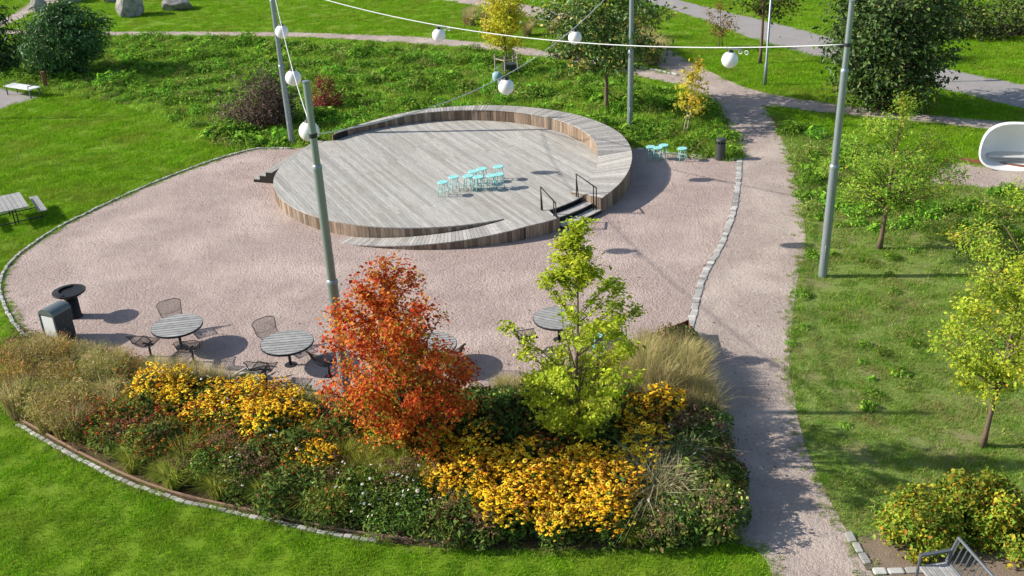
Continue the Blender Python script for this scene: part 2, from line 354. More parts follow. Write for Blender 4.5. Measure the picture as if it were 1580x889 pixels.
# kerbs: every sett is its own stone
rng = random.Random(11)
SETTS = [MB().bevel_box((0, 0, 0), (1, 1, 1), 0.12, taper=t).mesh('sett', M['sett']) for t in (0.96, 0.92, 0.99)]
def kerb(name, line, width, pitch, rows=1, h=0.07, skip=0.0, off=0.0, limit=300):
    line = np.asarray(line); s = np.concatenate([[0], np.cumsum(np.linalg.norm(np.diff(line, axis=0), axis=1))])
    org = np.array([line[0][0], line[0][1], 0.0])
    tg = np.gradient(line, axis=0); tg /= np.linalg.norm(tg, axis=1)[:, None]; nr = np.stack([-tg[:, 1], tg[:, 0]], 1)
    l = line+nr*(off-width/2); r = line+nr*(off+width/2)
    bed = MB(org); n = len(line)
    bed.add([(p[0], p[1], h*0.35) for p in l]+[(p[0], p[1], h*0.35) for p in r], [(i, i+1, n+i+1, n+i) for i in range(n-1)])
    base = bed.build(name, M['joint']); base.location = org; tag(base, kind='structure')
    d = 0.0; cnt = 0
    while d < s[-1]-pitch*0.5 and cnt < limit:
        L = pitch*rng.uniform(0.85, 1.2)
        for k in range(rows):
            if rng.random() < skip: continue
            q = d+L/2
            x, y = np.interp(q, s, line[:, 0]), np.interp(q, s, line[:, 1])
            tx, ty = np.interp(q, s, tg[:, 0]), np.interp(q, s, tg[:, 1]); a = math.atan2(ty, tx)
            o2 = off+(k-(rows-1)/2)*width/rows+rng.uniform(-.015, .015)
            st = new_obj('sett', rng.choice(SETTS), base)
            hh = h*rng.uniform(0.85, 1.15)
            st.location = (x-ty*o2-org[0], y+tx*o2-org[1], hh/2-0.005); st.rotation_euler = (rng.uniform(-.05, .05), rng.uniform(-.05, .05), a+rng.uniform(-.06, .06))
            st.scale = (L*0.93, width/rows*rng.uniform(0.86, 0.97), hh); cnt += 1
        d += L
    return base
kerb('plaza_kerb', edge_left, 0.095, 0.15, 1, 0.06)
kerb('dividing_kerb', divider, 0.20, 0.15, 1, 0.035)
kerb('bed_kerb', bed_front[:int(len(bed_front)*0.62)], 0.10, 0.17, 1, 0.035)
kerb('stone_edging', edge_back, 0.13, 0.22, 1, 0.06, skip=0.25)
kerb('bench_kerb', smooth(GP([(1308, 822), (1322, 846), (1344, 880)]), 0.08), 0.15, 0.25, 1, 0.05)
kerb('bench_kerb', smooth(GP([(1346, 884), (1385, 882), (1425, 881)]), 0.08), 0.15, 0.26, 1, 0.05)
kerb('path_edging', smooth(GP([(870, 79), (900, 87), (940, 96), (1000, 107), (1048, 117)]), 0.2), 0.14, 0.3, 1, 0.08)

def strip_wall(name, line, z0, z1, t, mat, off=0.0):
    line = np.asarray(line); tg = np.gradient(line, axis=0); tg /= np.linalg.norm(tg, axis=1)[:, None]; nr = np.stack([-tg[:, 1], tg[:, 0]], 1)
    a = line+nr*(off-t/2); b = line+nr*(off+t/2); n = len(line); org = (line[0][0], line[0][1], 0)
    vs = [(p[0], p[1], z) for z in (z0, z1) for q in (a, b) for p in q]
    fs = []
    for i in range(n-1):
        fs += [(2*n+i, 2*n+i+1, 3*n+i+1, 3*n+i), (i, i+1, 2*n+i+1, 2*n+i), (n+i+1, n+i, 3*n+i, 3*n+i+1)]
    fs += [(0, 2*n, 3*n, n), (n-1, 2*n-1, 4*n-1, 3*n-1)]
    mb = MB(org); mb.add(vs, fs); o = mb.build(name, mat); o.location = org
    return o
tag(strip_wall('bed_edging', bed_front[:int(len(bed_front)*0.7)], 0, 0.05, 0.03, M['brick_edge'], off=0.13), 'thin rust red edging strip just inside the pale setts at the bed\'s front', 'edging')
tag(strip_wall('steel_edging', np.concatenate([bed_back[-6:], bed_right[1:6]]), 0, 0.42, 0.014, M['rust'], off=-0.02), 'thin rusty steel edging round the bed corner beside the path', 'edging')
tag(strip_wall('steel_edging', smooth(GP([(1452, 262), (1468, 249), (1520, 255), (1580, 262), (1640, 268)]), 0.2), 0, 0.16, 0.02, M['rust']), 'rusty red steel edging behind the gravel pad of the white shell seat', 'edging')

# ------------------------------------------------------------------ the round wooden stage
C1 = np.array([-2.29, 32.45]); R1 = 5.6; C2 = np.array([-1.92, 32.25]); R2 = 6.12; RI = 5.40; DZ = 0.42
def on1(a, r=R1): return np.array([C1[0]+r*math.cos(a), C1[1]+r*math.sin(a)])
def on2(a, r=R2): return np.array([C2[0]+r*math.cos(a), C2[1]+r*math.sin(a)])
rad = math.radians
stage = thing('round_stage', 'round weathered timber stage with raised curved rim, ramp and steps on pink gravel', 'stage', (C1[0], C1[1], 0))
SO = (C1[0], C1[1], 0)
A_RAMP, A_TIP, A_S0, A_S1, A_END = rad(-67), rad(-121), rad(-56), rad(-38.5), rad(141)
deck_out = [on1(a) for a in np.linspace(rad(142), rad(293), 90)] + [on2(a) for a in np.linspace(rad(-68), A_S0, 12)] + \
           [on2(a, 5.42) for a in np.linspace(A_S0, A_S1, 8)] + [on1(a, RI+0.02) for a in np.linspace(rad(-37), rad(142), 90)]
deck_out = np.array(deck_out)
left_steps = np.array([G(407, 264, DZ)[:2], G(421, 266, DZ)[:2], on1(rad(176)), on1(rad(160)), on1(rad(146)), G(488, 220, DZ)[:2]])
deck = MB(SO).prism(C1+(deck_out-C1)*(1-0.075/5.6), 0.02, DZ-0.035).build('deck', M['stage_core'], stage)
def clip(poly, p, n):
    """keep the part of a polygon on the side n of p"""
    out = []; m = len(poly)
    for i in range(m):
        a, b = poly[i], poly[(i+1) % m]; da, db = (a-p)@n, (b-p)@n
        if da >= 0: out.append(a)
        if (da >= 0) != (db >= 0): out.append(a+(b-a)*(da/(da-db)))
    return out
bd = np.array([math.cos(BOARD_A), math.sin(BOARD_A)]); bn = np.array([-bd[1], bd[0]])
def line_hits(poly, p):
    """where the line p + t*bd enters and leaves a polygon"""
    ts = []
    for i in range(len(poly)):
        a, b = poly[i], poly[(i+1) % len(poly)]; da, db = (a-p)@bn, (b-p)@bn
        if (da > 0) != (db > 0):
            q = a+(b-a)*(da/(da-db)); ts.append((q-p)@bd)
    return sorted(ts)
full_deck = np.concatenate([deck_out])
PITCH_B = 0.122; nrow = int(13.4/PITCH_B)
for k in range(nrow):
    o_ = -6.7+k*PITCH_B; p0 = C1+bn*(o_+0.006); p1 = C1+bn*(o_+PITCH_B-0.006)
    h0, h1 = line_hits(full_deck, p0), line_hits(full_deck, p1)
    if len(h0) < 2 or len(h1) < 2: continue
    a0, b0, a1, b1 = h0[0], h0[1] if len(h0) == 2 else h0[-1], h1[0], h1[1] if len(h1) == 2 else h1[-1]
    L = 0.5*(b0-a0+b1-a1); cuts = [0.0]; x = rng.uniform(1.8, 5.2)
    while x < L-1.2: cuts.append(x/L); x += rng.choice((4.2, 4.8, 5.4))
    cuts.append(1.0)
    for c0, c1 in zip(cuts[:-1], cuts[1:]):
        g = 0.002/L
        q = [p0+bd*(a0+(b0-a0)*(c0+g)), p0+bd*(a0+(b0-a0)*(c1-g)), p1+bd*(a1+(b1-a1)*(c1-g)), p1+bd*(a1+(b1-a1)*(c0+g))]
        MB(SO).prism(q, DZ-0.033, DZ+rng.uniform(-.002, .003)).build('deck_board', M['deck'], deck)
# steps on the left-hand side
stp = MB(SO)
fa, fb = G(421, 266, DZ)[:2], G(500, 217, DZ)[:2]
fdir = (fb-fa)/np.linalg.norm(fb-fa); fn = np.array([-fdir[1], fdir[0]])
Lstep = np.linalg.norm(fb-fa)
side_steps = MB(SO)
for k, (w0, w1, zt) in enumerate(((-0.9, 0.30, DZ-0.002), (0.30, 0.56, 0.28), (0.56, 0.82, 0.14))):
    L2 = Lstep*(1.0-0.02*k)
    side_steps.prism([fa+fn*w0, fa+fn*w1, fa+fn*w1+fdir*L2*(1 if k else 0.97), fa+fn*w0+fdir*L2*(1 if k else 0.97)], 0.0, zt-0.03)
ss = side_steps.build('side_steps', M['stage_core'], stage)
for k, (w0, w1, zt) in enumerate(((0.02, 0.30, DZ), (0.30, 0.56, 0.28), (0.56, 0.82, 0.14))):
    for j in range(2):
        ww = (w1-w0)/2; a_ = fa+fn*(w0+j*ww+0.003); b_ = fa+fn*(w0+(j+1)*ww-0.003); e_ = fdir*Lstep*(0.99-0.02*k)
        MB(SO).prism([a_-fdir*0.01, b_-fdir*0.01, b_+e_, a_+e_], zt-0.028, zt+0.001*j).build('tread', M['deck'], ss)
# wall boards that stand round the deck
def upright(name, f0, f1, ang, zb, zt, thick, parent, mat, inward=False):
    for a, b in zip(ang[:-1], ang[1:]):
        w = b-a; p, q = f0(a+w*0.03), f0(b-w*0.03); p2, q2 = f1(a+w*0.03), f1(b-w*0.03)
        j = rng.uniform(-0.006, 0.006)
        v = (p2-p)/np.linalg.norm(p2-p)*j
        za, zz = zt(a), zt(b)
        if max(za, zz)-zb(a) < 0.03: continue
        MB(SO).prism([p+v, q+v, q2+v, p2+v], 0, 0, [zb(a)]*4, [za, zz, zz, za]).build(name, mat, parent)
deck_wall = MB(SO)
pts = [on1(a, R1-0.05) for a in np.linspace(rad(178), rad(292), 60)]
deck_wall.prism(pts+[on1(a, R1-0.12) for a in np.linspace(rad(292), rad(178), 60)], 0, DZ-0.04)
dw = deck_wall.build('deck_wall', M['stage_core'], stage)
upright('wall_board', lambda a: on1(a, R1-0.045), lambda a: on1(a, R1-0.005), np.arange(rad(179), rad(291), 0.125/R1), lambda a: 0.0, lambda a: DZ-0.036, 0.03, dw, M['cladding'])
# spiral ramp
def rz_(a):                          # ramp surface height
    t = (a-A_TIP)/(A_RAMP-A_TIP); t = min(max(t, 0), 1); return 0.012+(DZ-0.012)*(t**1.15)
def ramp_in(a):                      # runs just outside the deck's edge
    d = np.array([math.cos(a), math.sin(a)]); o = C2-C1; b = o@d; return C2+d*(-b+math.sqrt(b*b-(o@o)+(R1+0.03)**2))
ra = np.linspace(A_TIP, A_RAMP, 50)
rm = MB(SO)
po, pi_ = [on2(a, R2-0.05) for a in ra], [ramp_in(a) for a in ra]
n = len(ra)
rm.add([(p[0], p[1], 0) for p in po]+[(p[0], p[1], 0) for p in pi_]+[(p[0], p[1], rz_(a)-0.03) for p, a in zip(po, ra)]+[(p[0], p[1], rz_(a)-0.03) for p, a in zip(pi_, ra)],
       [(2*n+i, 2*n+i+1, 3*n+i+1, 3*n+i) for i in range(n-1)]+[(i, i+1, 2*n+i+1, 2*n+i) for i in range(n-1)]+[(n+i+1, n+i, 3*n+i, 3*n+i+1) for i in range(n-1)])
ramp_o = rm.build('ramp', M['stage_core'], stage)
rang = np.arange(A_TIP, A_RAMP, 0.115/R2)
for a, b in zip(rang[:-1], rang[1:]):
    w = b-a; q = [on2(a+w*.04, R2+.01), on2(b-w*.04, R2+.01), ramp_in(b-w*.04), ramp_in(a+w*.04)]; z = [rz_(a), rz_(b), rz_(b), rz_(a)]
    MB(SO).prism(q, 0, 0, [k-0.028 for k in z], z).build('ramp_board', M['seat'], ramp_o)
# raised rim, used as a seat
def z_out(a):
    return float(np.interp(math.degrees(a), [-56, -38, -25, -12, 0, 12, 40, 75, 105, 125, 141], [0.42, 0.53, 0.62, 0.74, 0.82, 0.875, 0.885, 0.865, 0.80, 0.70, 0.655]))
def z_in(a):
    d = math.degrees(a)
    return float(np.interp(d, [-38, -12, -6, -1.5], [DZ+0.07, DZ+0.05, DZ+0.10, DZ+0.26])) if d < -1.5 else z_out(a)
def rim_in(a, r=RI):
    d = np.array([math.cos(a), math.sin(a)]); o = C2-C1; b = o@d; return C2+d*(-b+math.sqrt(b*b-(o@o)+r*r))
def rim_out(a, k=0.0):
    d = math.degrees(a)
    return on2(a, R2+k-float(np.interp(d, [100, 141], [0, 0.33])))
sa = np.linspace(A_S1, A_END, 120); n = len(sa)
rimb = MB(SO)
po, pi_ = [rim_out(a, -0.05) for a in sa], [rim_in(a, RI+0.05) for a in sa]
zo, zi = [z_out(a)-0.035 for a in sa], [z_in(a)-0.035 for a in sa]
rimb.add([(p[0], p[1], 0) for p in po]+[(p[0], p[1], 0) for p in pi_]+[(p[0], p[1], z) for p, z in zip(po, zo)]+[(p[0], p[1], z) for p, z in zip(pi_, zi)],
         [(2*n+i, 2*n+i+1, 3*n+i+1, 3*n+i) for i in range(n-1)]+[(i, i+1, 2*n+i+1, 2*n+i) for i in range(n-1)]+[(n+i+1, n+i, 3*n+i, 3*n+i+1) for i in range(n-1)]+[(0, 2*n, 3*n, n), (n-1, 2*n-1, 4*n-1, 3*n-1)])
rim = rimb.build('rim', M['stage_core'], stage)
ang = np.arange(A_S1, A_END, 0.128/R2)
for a, b in zip(ang[:-1], ang[1:]):
    w = b-a; q = [rim_out(a+w*.06, .02), rim_out(b-w*.06, .02), rim_in(b-w*.06, RI-.02), rim_in(a+w*.06, RI-.02)]
    z = [z_out(a), z_out(b), z_in(b), z_in(a)]
    MB(SO).prism(q, 0, 0, [k-0.03 for k in z], z).build('rim_board', M['seat'], rim)
upright('inner_board', lambda a: rim_in(a, RI), lambda a: rim_in(a, RI+0.035), np.arange(rad(-1.5), A_END, 0.13/R1), lambda a: DZ+0.004, lambda a: z_in(a)-0.031, 0.03, rim, M['cladding'])
upright('outer_board', lambda a: rim_out(a, -0.04), lambda a: rim_out(a, -0.002), np.arange(A_S1, rad(62), 0.13/R2), lambda a: 0.0, lambda a: z_out(a)-0.031, 0.03, rim, M['cladding'])
upright('ramp_wall_board', lambda a: on2(a, R2-0.045), lambda a: on2(a, R2-0.008), np.arange(A_TIP, A_RAMP, 0.13/R2), lambda a: 0.0, lambda a: rz_(a)-0.029, 0.03, ramp_o, M['cladding'])
upright('wall_board', lambda a: on2(a, R2-0.045), lambda a: on2(a, R2-0.008), np.arange(A_RAMP, A_S0, 0.13/R2), lambda a: 0.0, lambda a: DZ-0.036, 0.03, dw, M['cladding'])
# rim end face over the steps
for k in range(6):
    t0, t1 = k/6+.006, (k+1)/6-.006; a, b = rim_in(A_S1, RI), rim_out(A_S1); d = (b-a); nn = np.array([d[1], -d[0]])/np.linalg.norm(d)*0.03
    z0, z1 = z_in(A_S1)+(z_out(A_S1)-z_in(A_S1))*t0, z_in(A_S1)+(z_out(A_S1)-z_in(A_S1))*t1
    q = [a+d*t0+nn*0.1, a+d*t1+nn*0.1, a+d*t1+nn, a+d*t0+nn]
    MB(SO).prism(q, 0, 0, [0.0]*4, [z0-.032, z1-.032, z1-.032, z0-.032]).build('end_board', M['cladding'], rim)
MB(SO).prism([rim_in(A_END, RI), rim_out(A_END), rim_out(A_END+.006), rim_in(A_END+.006, RI)], 0.0, z_out(A_END)-.031).build('end_board', M['cladding'], rim)
# two steps down through the edge
fs_ = MB(SO)
for r0, r1, zt in ((5.38, 5.77, 0.255), (5.77, 6.10, 0.115)):
    aa = np.linspace(A_S0, A_S1, 10)
    fs_.prism([on2(a, r0) for a in aa]+[on2(a, r1) for a in aa[::-1]], 0.0, zt)
front_steps = fs_.build('front_steps', M['stage_core'], stage)
for r0, r1, zt in ((5.50, 5.80, 0.285), (5.83, 6.14, 0.145)):
    aa = np.linspace(A_S0+.01, A_S1-.01, 10)
    MB(SO).prism([on2(a, r0) for a in aa]+[on2(a, r1) for a in aa[::-1]], zt-0.028, zt).build('tread', M['seat'], front_steps)
for a in (A_S0-0.012, A_S1-0.028):
    hr = MB(SO); p, q = on2(a, 5.28), on2(a, 6.02); d = (q-p)
    T, B = np.array([*p, DZ+0.74]), np.array([*q, 0.14+0.72])
    hr.tube([T, B], 0.021, 6); hr.tube([(*p, DZ), T], 0.019, 6); hr.tube([(*(p+d*.10), DZ), (*(p-d*0.02), DZ+0.75)], 0.017, 6)
    hr.tube([(*(p+d*.86), 0.14), (*(p+d*.86), T[2]+(B[2]-T[2])*.86)], 0.019, 6); hr.tube([(*q, 0.0), B], 0.019, 6)
    hr.build('handrail', M['rail'], stage, True)

# ------------------------------------------------------------------ light poles, cables, globes
PR, PL, PC = G(1269, 427), G(451, 223), G(972, 201); PF = np.array([-3.55, 17.79, 0.0])
def pole(base, label, ztop=7.0):
    t = thing('light_pole', label, 'pole', tuple(base), 0, 'tall grey poles that carry the globe lights')
    for nm, prof in (('lower_tube', [(0.112, 0), (0.108, 3.05)]), ('middle_tube', [(0.089, 3.05), (0.086, 5.43)]), ('upper_tube', [(0.069, 5.43), (0.066, ztop)])):
        MB().lathe(prof, n=16).build(nm, M['galv'], t, False)
    for r_, z in ((0.117, 3.05), (0.093, 5.43)):
        MB().lathe([(r_, z-0.06), (r_, z), (r_-0.025, z+0.03)], n=16).build('collar', M['galv'], t)
    MB().lathe([(0.069, ztop), (0.072, ztop+0.004), (0.072, ztop+0.03), (0.05, ztop+0.04)], n=16).build('top_cap', M['galv'], t)
    MB().bevel_box((0.0, -0.103, 0.75), (0.085, 0.022, 0.34), .006).build('access_hatch', M['galv'], t)
    MB().lathe([(0.08, 5.98), (0.08, 6.06)], n=12).build('cable_clamp', M['steel_dark'], t)
    for p in t.children:
        p.data.polygons.foreach_set('use_smooth', [True]*len(p.data.polygons))
        p.data.set_sharp_from_angle(angle=0.7)
    return t
pole(PF, 'grey stepped pole in front of the stage, behind the red-leaved tree')
pole(PR, 'grey stepped pole on the rough lawn right of the gravel path')
pole(PL, 'grey stepped pole at the left end of the stage, beside the gravel edge')
pole(PC, 'grey stepped pole in the green bank behind the stage near the turquoise stools')
pl2 = G(1180, 132)
t = thing('lamp_post', 'thin grey lamp post on the lawn beyond the gravel path, near the big tree', 'pole', tuple(pl2))
MB().lathe([(0.085, 0), (0.075, 0.9), (0.055, 0.95), (0.045, 5.5)], n=10).build('post', M['galv'], t, True)
MB().box((0.35, 0, 5.52), (0.75, 0.2, 0.07)).build('lantern', M['galv'], t)
sh_tip = G(179, 181)
_b = sh_tip[:2]-np.array([math.cos(SUN_AZ), math.sin(SUN_AZ)])*7.0/math.tan(SUN_EL)
pole((_b[0], _b[1], 0), 'tall grey pole off the left edge, its long thin shadow lying on the left lawn')

def cable_pts(A, B, sag, n=60):
    return [A+(B-A)*t-np.array([0, 0, 4*sag*t*(1-t)]) for t in np.linspace(0, 1, n)]
def at_px(A, B, sag, t):
    return A+(B-A)*t-np.array([0, 0, 4*sag*t*(1-t)])
Z6 = np.array([0, 0, 6.02])
CAB = {'A': (PR+Z6+np.array([-.08, .03, 0]), PL+Z6+np.array([.08, -.03, 0]), 0.80), 'B': (PF+Z6+np.array([0, .08, 0]), PL+Z6+np.array([0.1, -.08, 0]), 0.62), 'C': (PF+Z6+np.array([.07, .05, 0]), PC+Z6+np.array([-.03, -.08, 0]), 1.06)}
LABC = {'A': 'pale slack cable strung from the right-hand pole across the stage to the back', 'B': 'pale cable with three globes between the front pole and the back-left pole', 'C': 'pale cable strung from the front pole over the stage to the pole behind'}
def solve_t(key, x):
    A, B, sg = CAB[key]; best = min(np.linspace(0.02, 0.98, 800), key=lambda t: abs(PX(at_px(A, B, sg, t))[0]-x)); return best
for k, (A, B, sg) in CAB.items():
    mb = MB(tuple(A)); mb.tube(cable_pts(A, B, sg), 0.016 if k == 'A' else 0.012, 5)
    o = mb.build('light_cable', M['cable'], None, True); o.location = tuple(A); tag(o, LABC[k], 'cable', 'cables that carry the globe lights')
def globe(p, label, ang):
    t = thing('globe_light', label, 'lamp', (p[0], p[1], p[2]-0.05), ang, 'white globe lights hung over the stage')
    pr = []
    for k in range(15):
        w = math.pi*(0.07+0.80*k/14); pr.append((0.212*math.sin(w), -0.26+0.212*math.cos(w)))
    b = MB().lathe(pr, n=24).build('globe', M['globe'], t, True); b.data.set_sharp_from_angle(angle=0.9)
    MB().lathe([(0.075, -0.075), (0.085, -0.06), (0.06, -0.02), (0.02, 0.0)], n=12).build('cap', M['steel_dark'], t)
    MB().box((0.10, 0, 0.025), (0.42, 0.05, 0.035)).build('hanger', M['bin_grey'], t)
    lp = MB()
    for dx in (0.28, 0.45):
        lp.tube([(dx+0.05*math.cos(w), 0, -0.03+0.05*math.sin(w)) for w in np.linspace(0, 6.28, 10)], 0.012, 4)
    lp.build('cable_loop', M['cable'], t)
for key, ts, labs in (('A', (solve_t('A', 1127), solve_t('A', 676)), ('largest-looking white globe light, nearest the right-hand pole', 'white globe light in front of the lawn behind the stage, alone on its cable')),
                      ('B', (0.11, 0.44, 0.74), ('white globe light half hidden behind the front pole', 'white globe light just right of the back-left pole, middle of three', 'highest white globe light overlapping the back-left pole')),
                      ('C', (solve_t('C', 780), solve_t('C', 887)), ('white globe light hanging before the staked tree, above the stage back', 'white globe light in front of the broad dark-leaved tree'))):
    A, B, sg = CAB[key]
    for t_, lb in zip(ts, labs):
        globe(at_px(A, B, sg, t_), lb, math.atan2((A-B)[1], (A-B)[0]))

# ------------------------------------------------------------------ stools
def make_stool():
    t = thing('stool', '', 'stool', (0, 0, 0), 0, 'turquoise stools')
    pr = [(0.165, 0.435), (0.172, 0.44), (0.172, 0.455), (0.162, 0.462), (0.03, 0.458)]
    MB().lathe(pr, n=20).build('seat', M['turq'], t)
    for k in range(4):
        w = math.pi/4+k*math.pi/2; c, s = math.cos(w), math.sin(w)
        MB().tube([(0.12*c, 0.12*s, 0.44), (0.185*c, 0.185*s, 0.0)], 0.0125, 6).build('leg', M['turq'], t, True)
    mb = MB(); mb.tube([(0.158*math.cos(w), 0.158*math.sin(w), 0.17) for w in np.linspace(0, 2*math.pi, 17)], 0.008, 5).build('foot_ring', M['turq'], t, True)
    return t
stool0 = make_stool()
ST = [(683, 281, DZ, 'turquoise stool at the near-left end of the stage cluster'), (700, 273, DZ, 'turquoise stool second from the left in the stage cluster'), (722, 271.5, DZ, 'turquoise stool in front of the back row, third from the left on stage'),
      (730, 264.5, DZ, 'turquoise stool in the middle of the back row on stage'), (738, 273, DZ, 'turquoise stool centre front of the stage cluster'), (743.5, 260.5, DZ, 'turquoise stool right of the middle in the back row on stage'),
      (758, 271, DZ, 'turquoise stool overlapped by its right neighbour, front of the stage cluster'), (769, 257, DZ, 'turquoise stool farthest back at the right of the stage cluster'), (769.5, 269, DZ, 'turquoise stool front right of the stage cluster'),
      (1004, 226.5, 0.006, 'leftmost turquoise stool by the green bank, at the edge of the stage shadow'), (1015, 228, 0.006, 'turquoise stool nearest the camera in the group beside the stage'), (1024, 224, 0.006, 'turquoise stool rear of the group beside the stage'), (1053, 229, 0.006, 'lone turquoise stool between the stage group and the litter bin'),
      (925, 516, 0.006, 'turquoise stool seen through the yellow-green tree')]
for i, (x, y, z, lb) in enumerate(ST):
    p = G(x, y, z+0.455); r_ = rng.uniform(0, 1.5)
    if i == 0:
        stool0.location = (p[0], p[1], z+0.003); stool0.rotation_euler = (0, 0, r_); stool0['label'] = lb
    else: dup(stool0, (p[0], p[1], z+0.003), r_, lb)

# ------------------------------------------------------------------ round tables and wire chairs
TZ = 0.60
def make_table():
    t = thing('round_table', '', 'table', (0, 0, 0), 0, 'round slatted tables on the gravel')
    R = 0.585; n = 10; w = 2*R/n
    tp = MB().lathe([(R-0.01, TZ-0.05), (R+0.012, TZ-0.05), (R+0.012, TZ-0.006), (R-0.002, TZ-0.006)], n=40)
    tp = tp.build('rim_band', M['steel_dark'], t)
    for k in range(n):
        y0, y1 = -R+k*w+0.010, -R+(k+1)*w-0.010; poly = []
        for y, sg in ((y0, 1), (y1, 1)):
            poly.append((math.sqrt(max(R*R-y*y, 0)), y))
        ym = (y0+y1)/2; poly.insert(1, (math.sqrt(R*R-ym*ym), ym))
        poly += [(-x, y) for x, y in poly[::-1]]
        MB().prism(poly, TZ-0.030, TZ).build('slat', M['slat'], t)
    MB().tube([(0, 0, 0.0), (0, 0, TZ-0.05)], 0.035, 10).build('pedestal', M['steel_dark'], t, True)
    MB().box((0, 0, TZ-0.045), (0.9, 0.05, 0.02)).box((0, 0, TZ-0.0449), (0.05, 0.9, 0.0196)).build('under_frame', M['steel_dark'], t)
    MB().lathe([(0.14, 0), (0.14, 0.012), (0.04, 0.016)], n=16).build('base_plate', M['steel_dark'], t)
    return t
def make_chair():
    """wire bucket chair on one post; local +y is the way it faces"""
    t = thing('wire_chair', '', 'chair', (0, 0, 0), 0, 'wire chairs at the round tables')
    def shell(u, v):                  # u across -1..1, v 0 front edge of seat .. 1 top of back
        if v < 0.5:
            y = 0.24-0.44*(v/0.5); z = 0.385-0.03*math.sin(v/0.5*math.pi*0.5)
        else:
            s = (v-0.5)/0.5; y = -0.20-0.17*s; z = 0.355+0.40*s
        hw = 0.235+0.06*max(0, (v-0.35))/0.65
        lift = 0.07*u*u*(1-abs(v-0.45)*0.9) if v < 0.9 else 0.03*u*u
        cr = 0.0
        if v > 0.78: cr = 0.10*abs(u)**4*(v-0.78)/0.22
        return np.array([u*hw, y+0.09*u*u*max(0, v-0.45), z+lift-cr])
    fr = MB()
    vv = np.linspace(0.0, 1, 16)
    fr.tube([shell(-1, v) for v in vv]+[shell(u, 1) for u in np.linspace(-0.9, 0.9, 11)]+[shell(1, v) for v in vv[::-1]]+[shell(u, 0) for u in np.linspace(0.9, -1, 9)], 0.0095, 5)
    fr.build('shell_frame', M['steel_dark'], t, True)
    wm = MB()
    for u in np.linspace(-0.92, 0.92, 21): wm.tube([shell(u, v) for v in np.linspace(0, 1, 13)], 0.0045, 4, False)
    for v in (0.25, 0.45, 0.62): wm.tube([shell(u, v) for u in np.linspace(-1, 1, 11)], 0.0045, 4, False)
    tag(wm.build('wire_grid', M['steel_dark'], t), kind='stuff')
    MB().tube([(0, 0.02, 0), (0, 0.02, 0.34)], 0.026, 8).build('post', M['steel_dark'], t, True)
    MB().box((0, 0.02, 0.345), (0.3, 0.05, 0.018)).box((0, 0.02, 0.3455), (0.05, 0.28, 0.016)).build('seat_bracket', M['steel_dark'], t)
    MB().lathe([(0.09, 0), (0.09, 0.01), (0.03, 0.014)], n=12).build('base_plate', M['steel_dark'], t)
    return t
table0, chair0 = make_table(), make_chair()
TB = [((273, 502), 'round slatted table nearest the litter bin at the left', 0.14), ((443, 528), 'round slatted table left of the red-leaved tree, beside the front pole', 0.09), ((664, 531), 'round slatted table mostly hidden behind the red-leaved tree', 0.1), ((862, 490), 'round slatted table behind the yellow-green tree', -0.5)]
for i, ((x, y), lb, rz) in enumerate(TB):
    p = G(x, y, TZ)
    if i == 0: table0.location = (p[0], p[1], 0.007); table0.rotation_euler = (0, 0, rz); table0['label'] = lb
    else: dup(table0, (p[0], p[1], 0.007), rz, lb)
CH = [((259, 465), 115-180+5, 'wire chair behind the left table, its back to the open gravel'), ((211, 519), 76, 'wire chair left of the left table, seen from behind'), ((286, 527), 95, 'wire chair in front of the left table among the dry grasses'),
      ((405, 493), -52, 'wire chair behind the middle table'), ((394, 559), 78, 'wire chair in front of the middle table, next to the driftwood'), ((484, 546), 50, 'wire chair right of the middle table by the pole foot'),
      ((707, 537), 145, 'wire chair right of the red-leaved tree, beside a round table shadow'), ((789, 501), 12, 'wire chair left of the yellow-green tree')]
for i, ((x, y), face, lb) in enumerate(CH):
    b = G(x, y, 0.74); f = math.radians(face); c = b[:2]+np.array([math.cos(f), math.sin(f)])*0.33; rz = f-math.pi/2
    if i == 0: chair0.location = (c[0], c[1], 0.007); chair0.rotation_euler = (0, 0, rz); chair0['label'] = lb
    else: dup(chair0, (c[0], c[1], 0.007), rz, lb)

# driftwood beside the chair
p = G(385, 588); t = thing('driftwood', 'pale bleached driftwood branches lying on the gravel by a wire chair', 'driftwood', (p[0], p[1], 0.007))
for k in range(8):
    a = rng.uniform(-0.5, 0.6); L = rng.uniform(0.5, 0.9); x0, y0 = rng.uniform(-.45, -.1), rng.uniform(-.18, .2); z = rng.uniform(0.03, 0.2)
    MB().tube([(x0+L*s*math.cos(a), y0+L*s*math.sin(a)+0.06*math.sin(s*5+k), z+0.10*math.sin(s*3.1)) for s in np.linspace(0, 1, 6)], [0.035, .035, .03, .026, .02, .01], 6).build('branch', M['drift'], t, True)

# ------------------------------------------------------------------ litter bins, fire bowl
p = G(90, 531); t = thing('litter_bin', 'grey box litter bin with arched top and white end panel, beside the fire bowl', 'litter bin', (p[0]+0.02, p[1]+0.2, 0.007), math.radians(64))
def arch(w, h, hc, n=9):
    return [(-w/2, 0), (w/2, 0), (w/2, hc)] + [(w/2*math.cos(a), hc+(h-hc)*math.sin(a)) for a in np.linspace(0, math.pi, n)[1:-1]] + [(-w/2, hc)]
def arch_prism(w, h, hc, x0, x1, n=9):
    a = arch(w, h, hc, n); m = len(a); mb = MB()
    return mb.add([(x0, y, z) for y, z in a]+[(x1, y, z) for y, z in a], [tuple(range(m-1, -1, -1)), tuple(range(m, 2*m))]+[(i, (i+1) % m, m+(i+1) % m, m+i) for i in range(m)])
arch_prism(0.46, 0.80, 0.79, -0.25, 0.25).build('body', M['bin_dark'], t)
hood = MB(); ar = [(0.25*math.cos(a), 0.80+0.15*math.sin(a)) for a in np.linspace(0, math.pi, 12)]
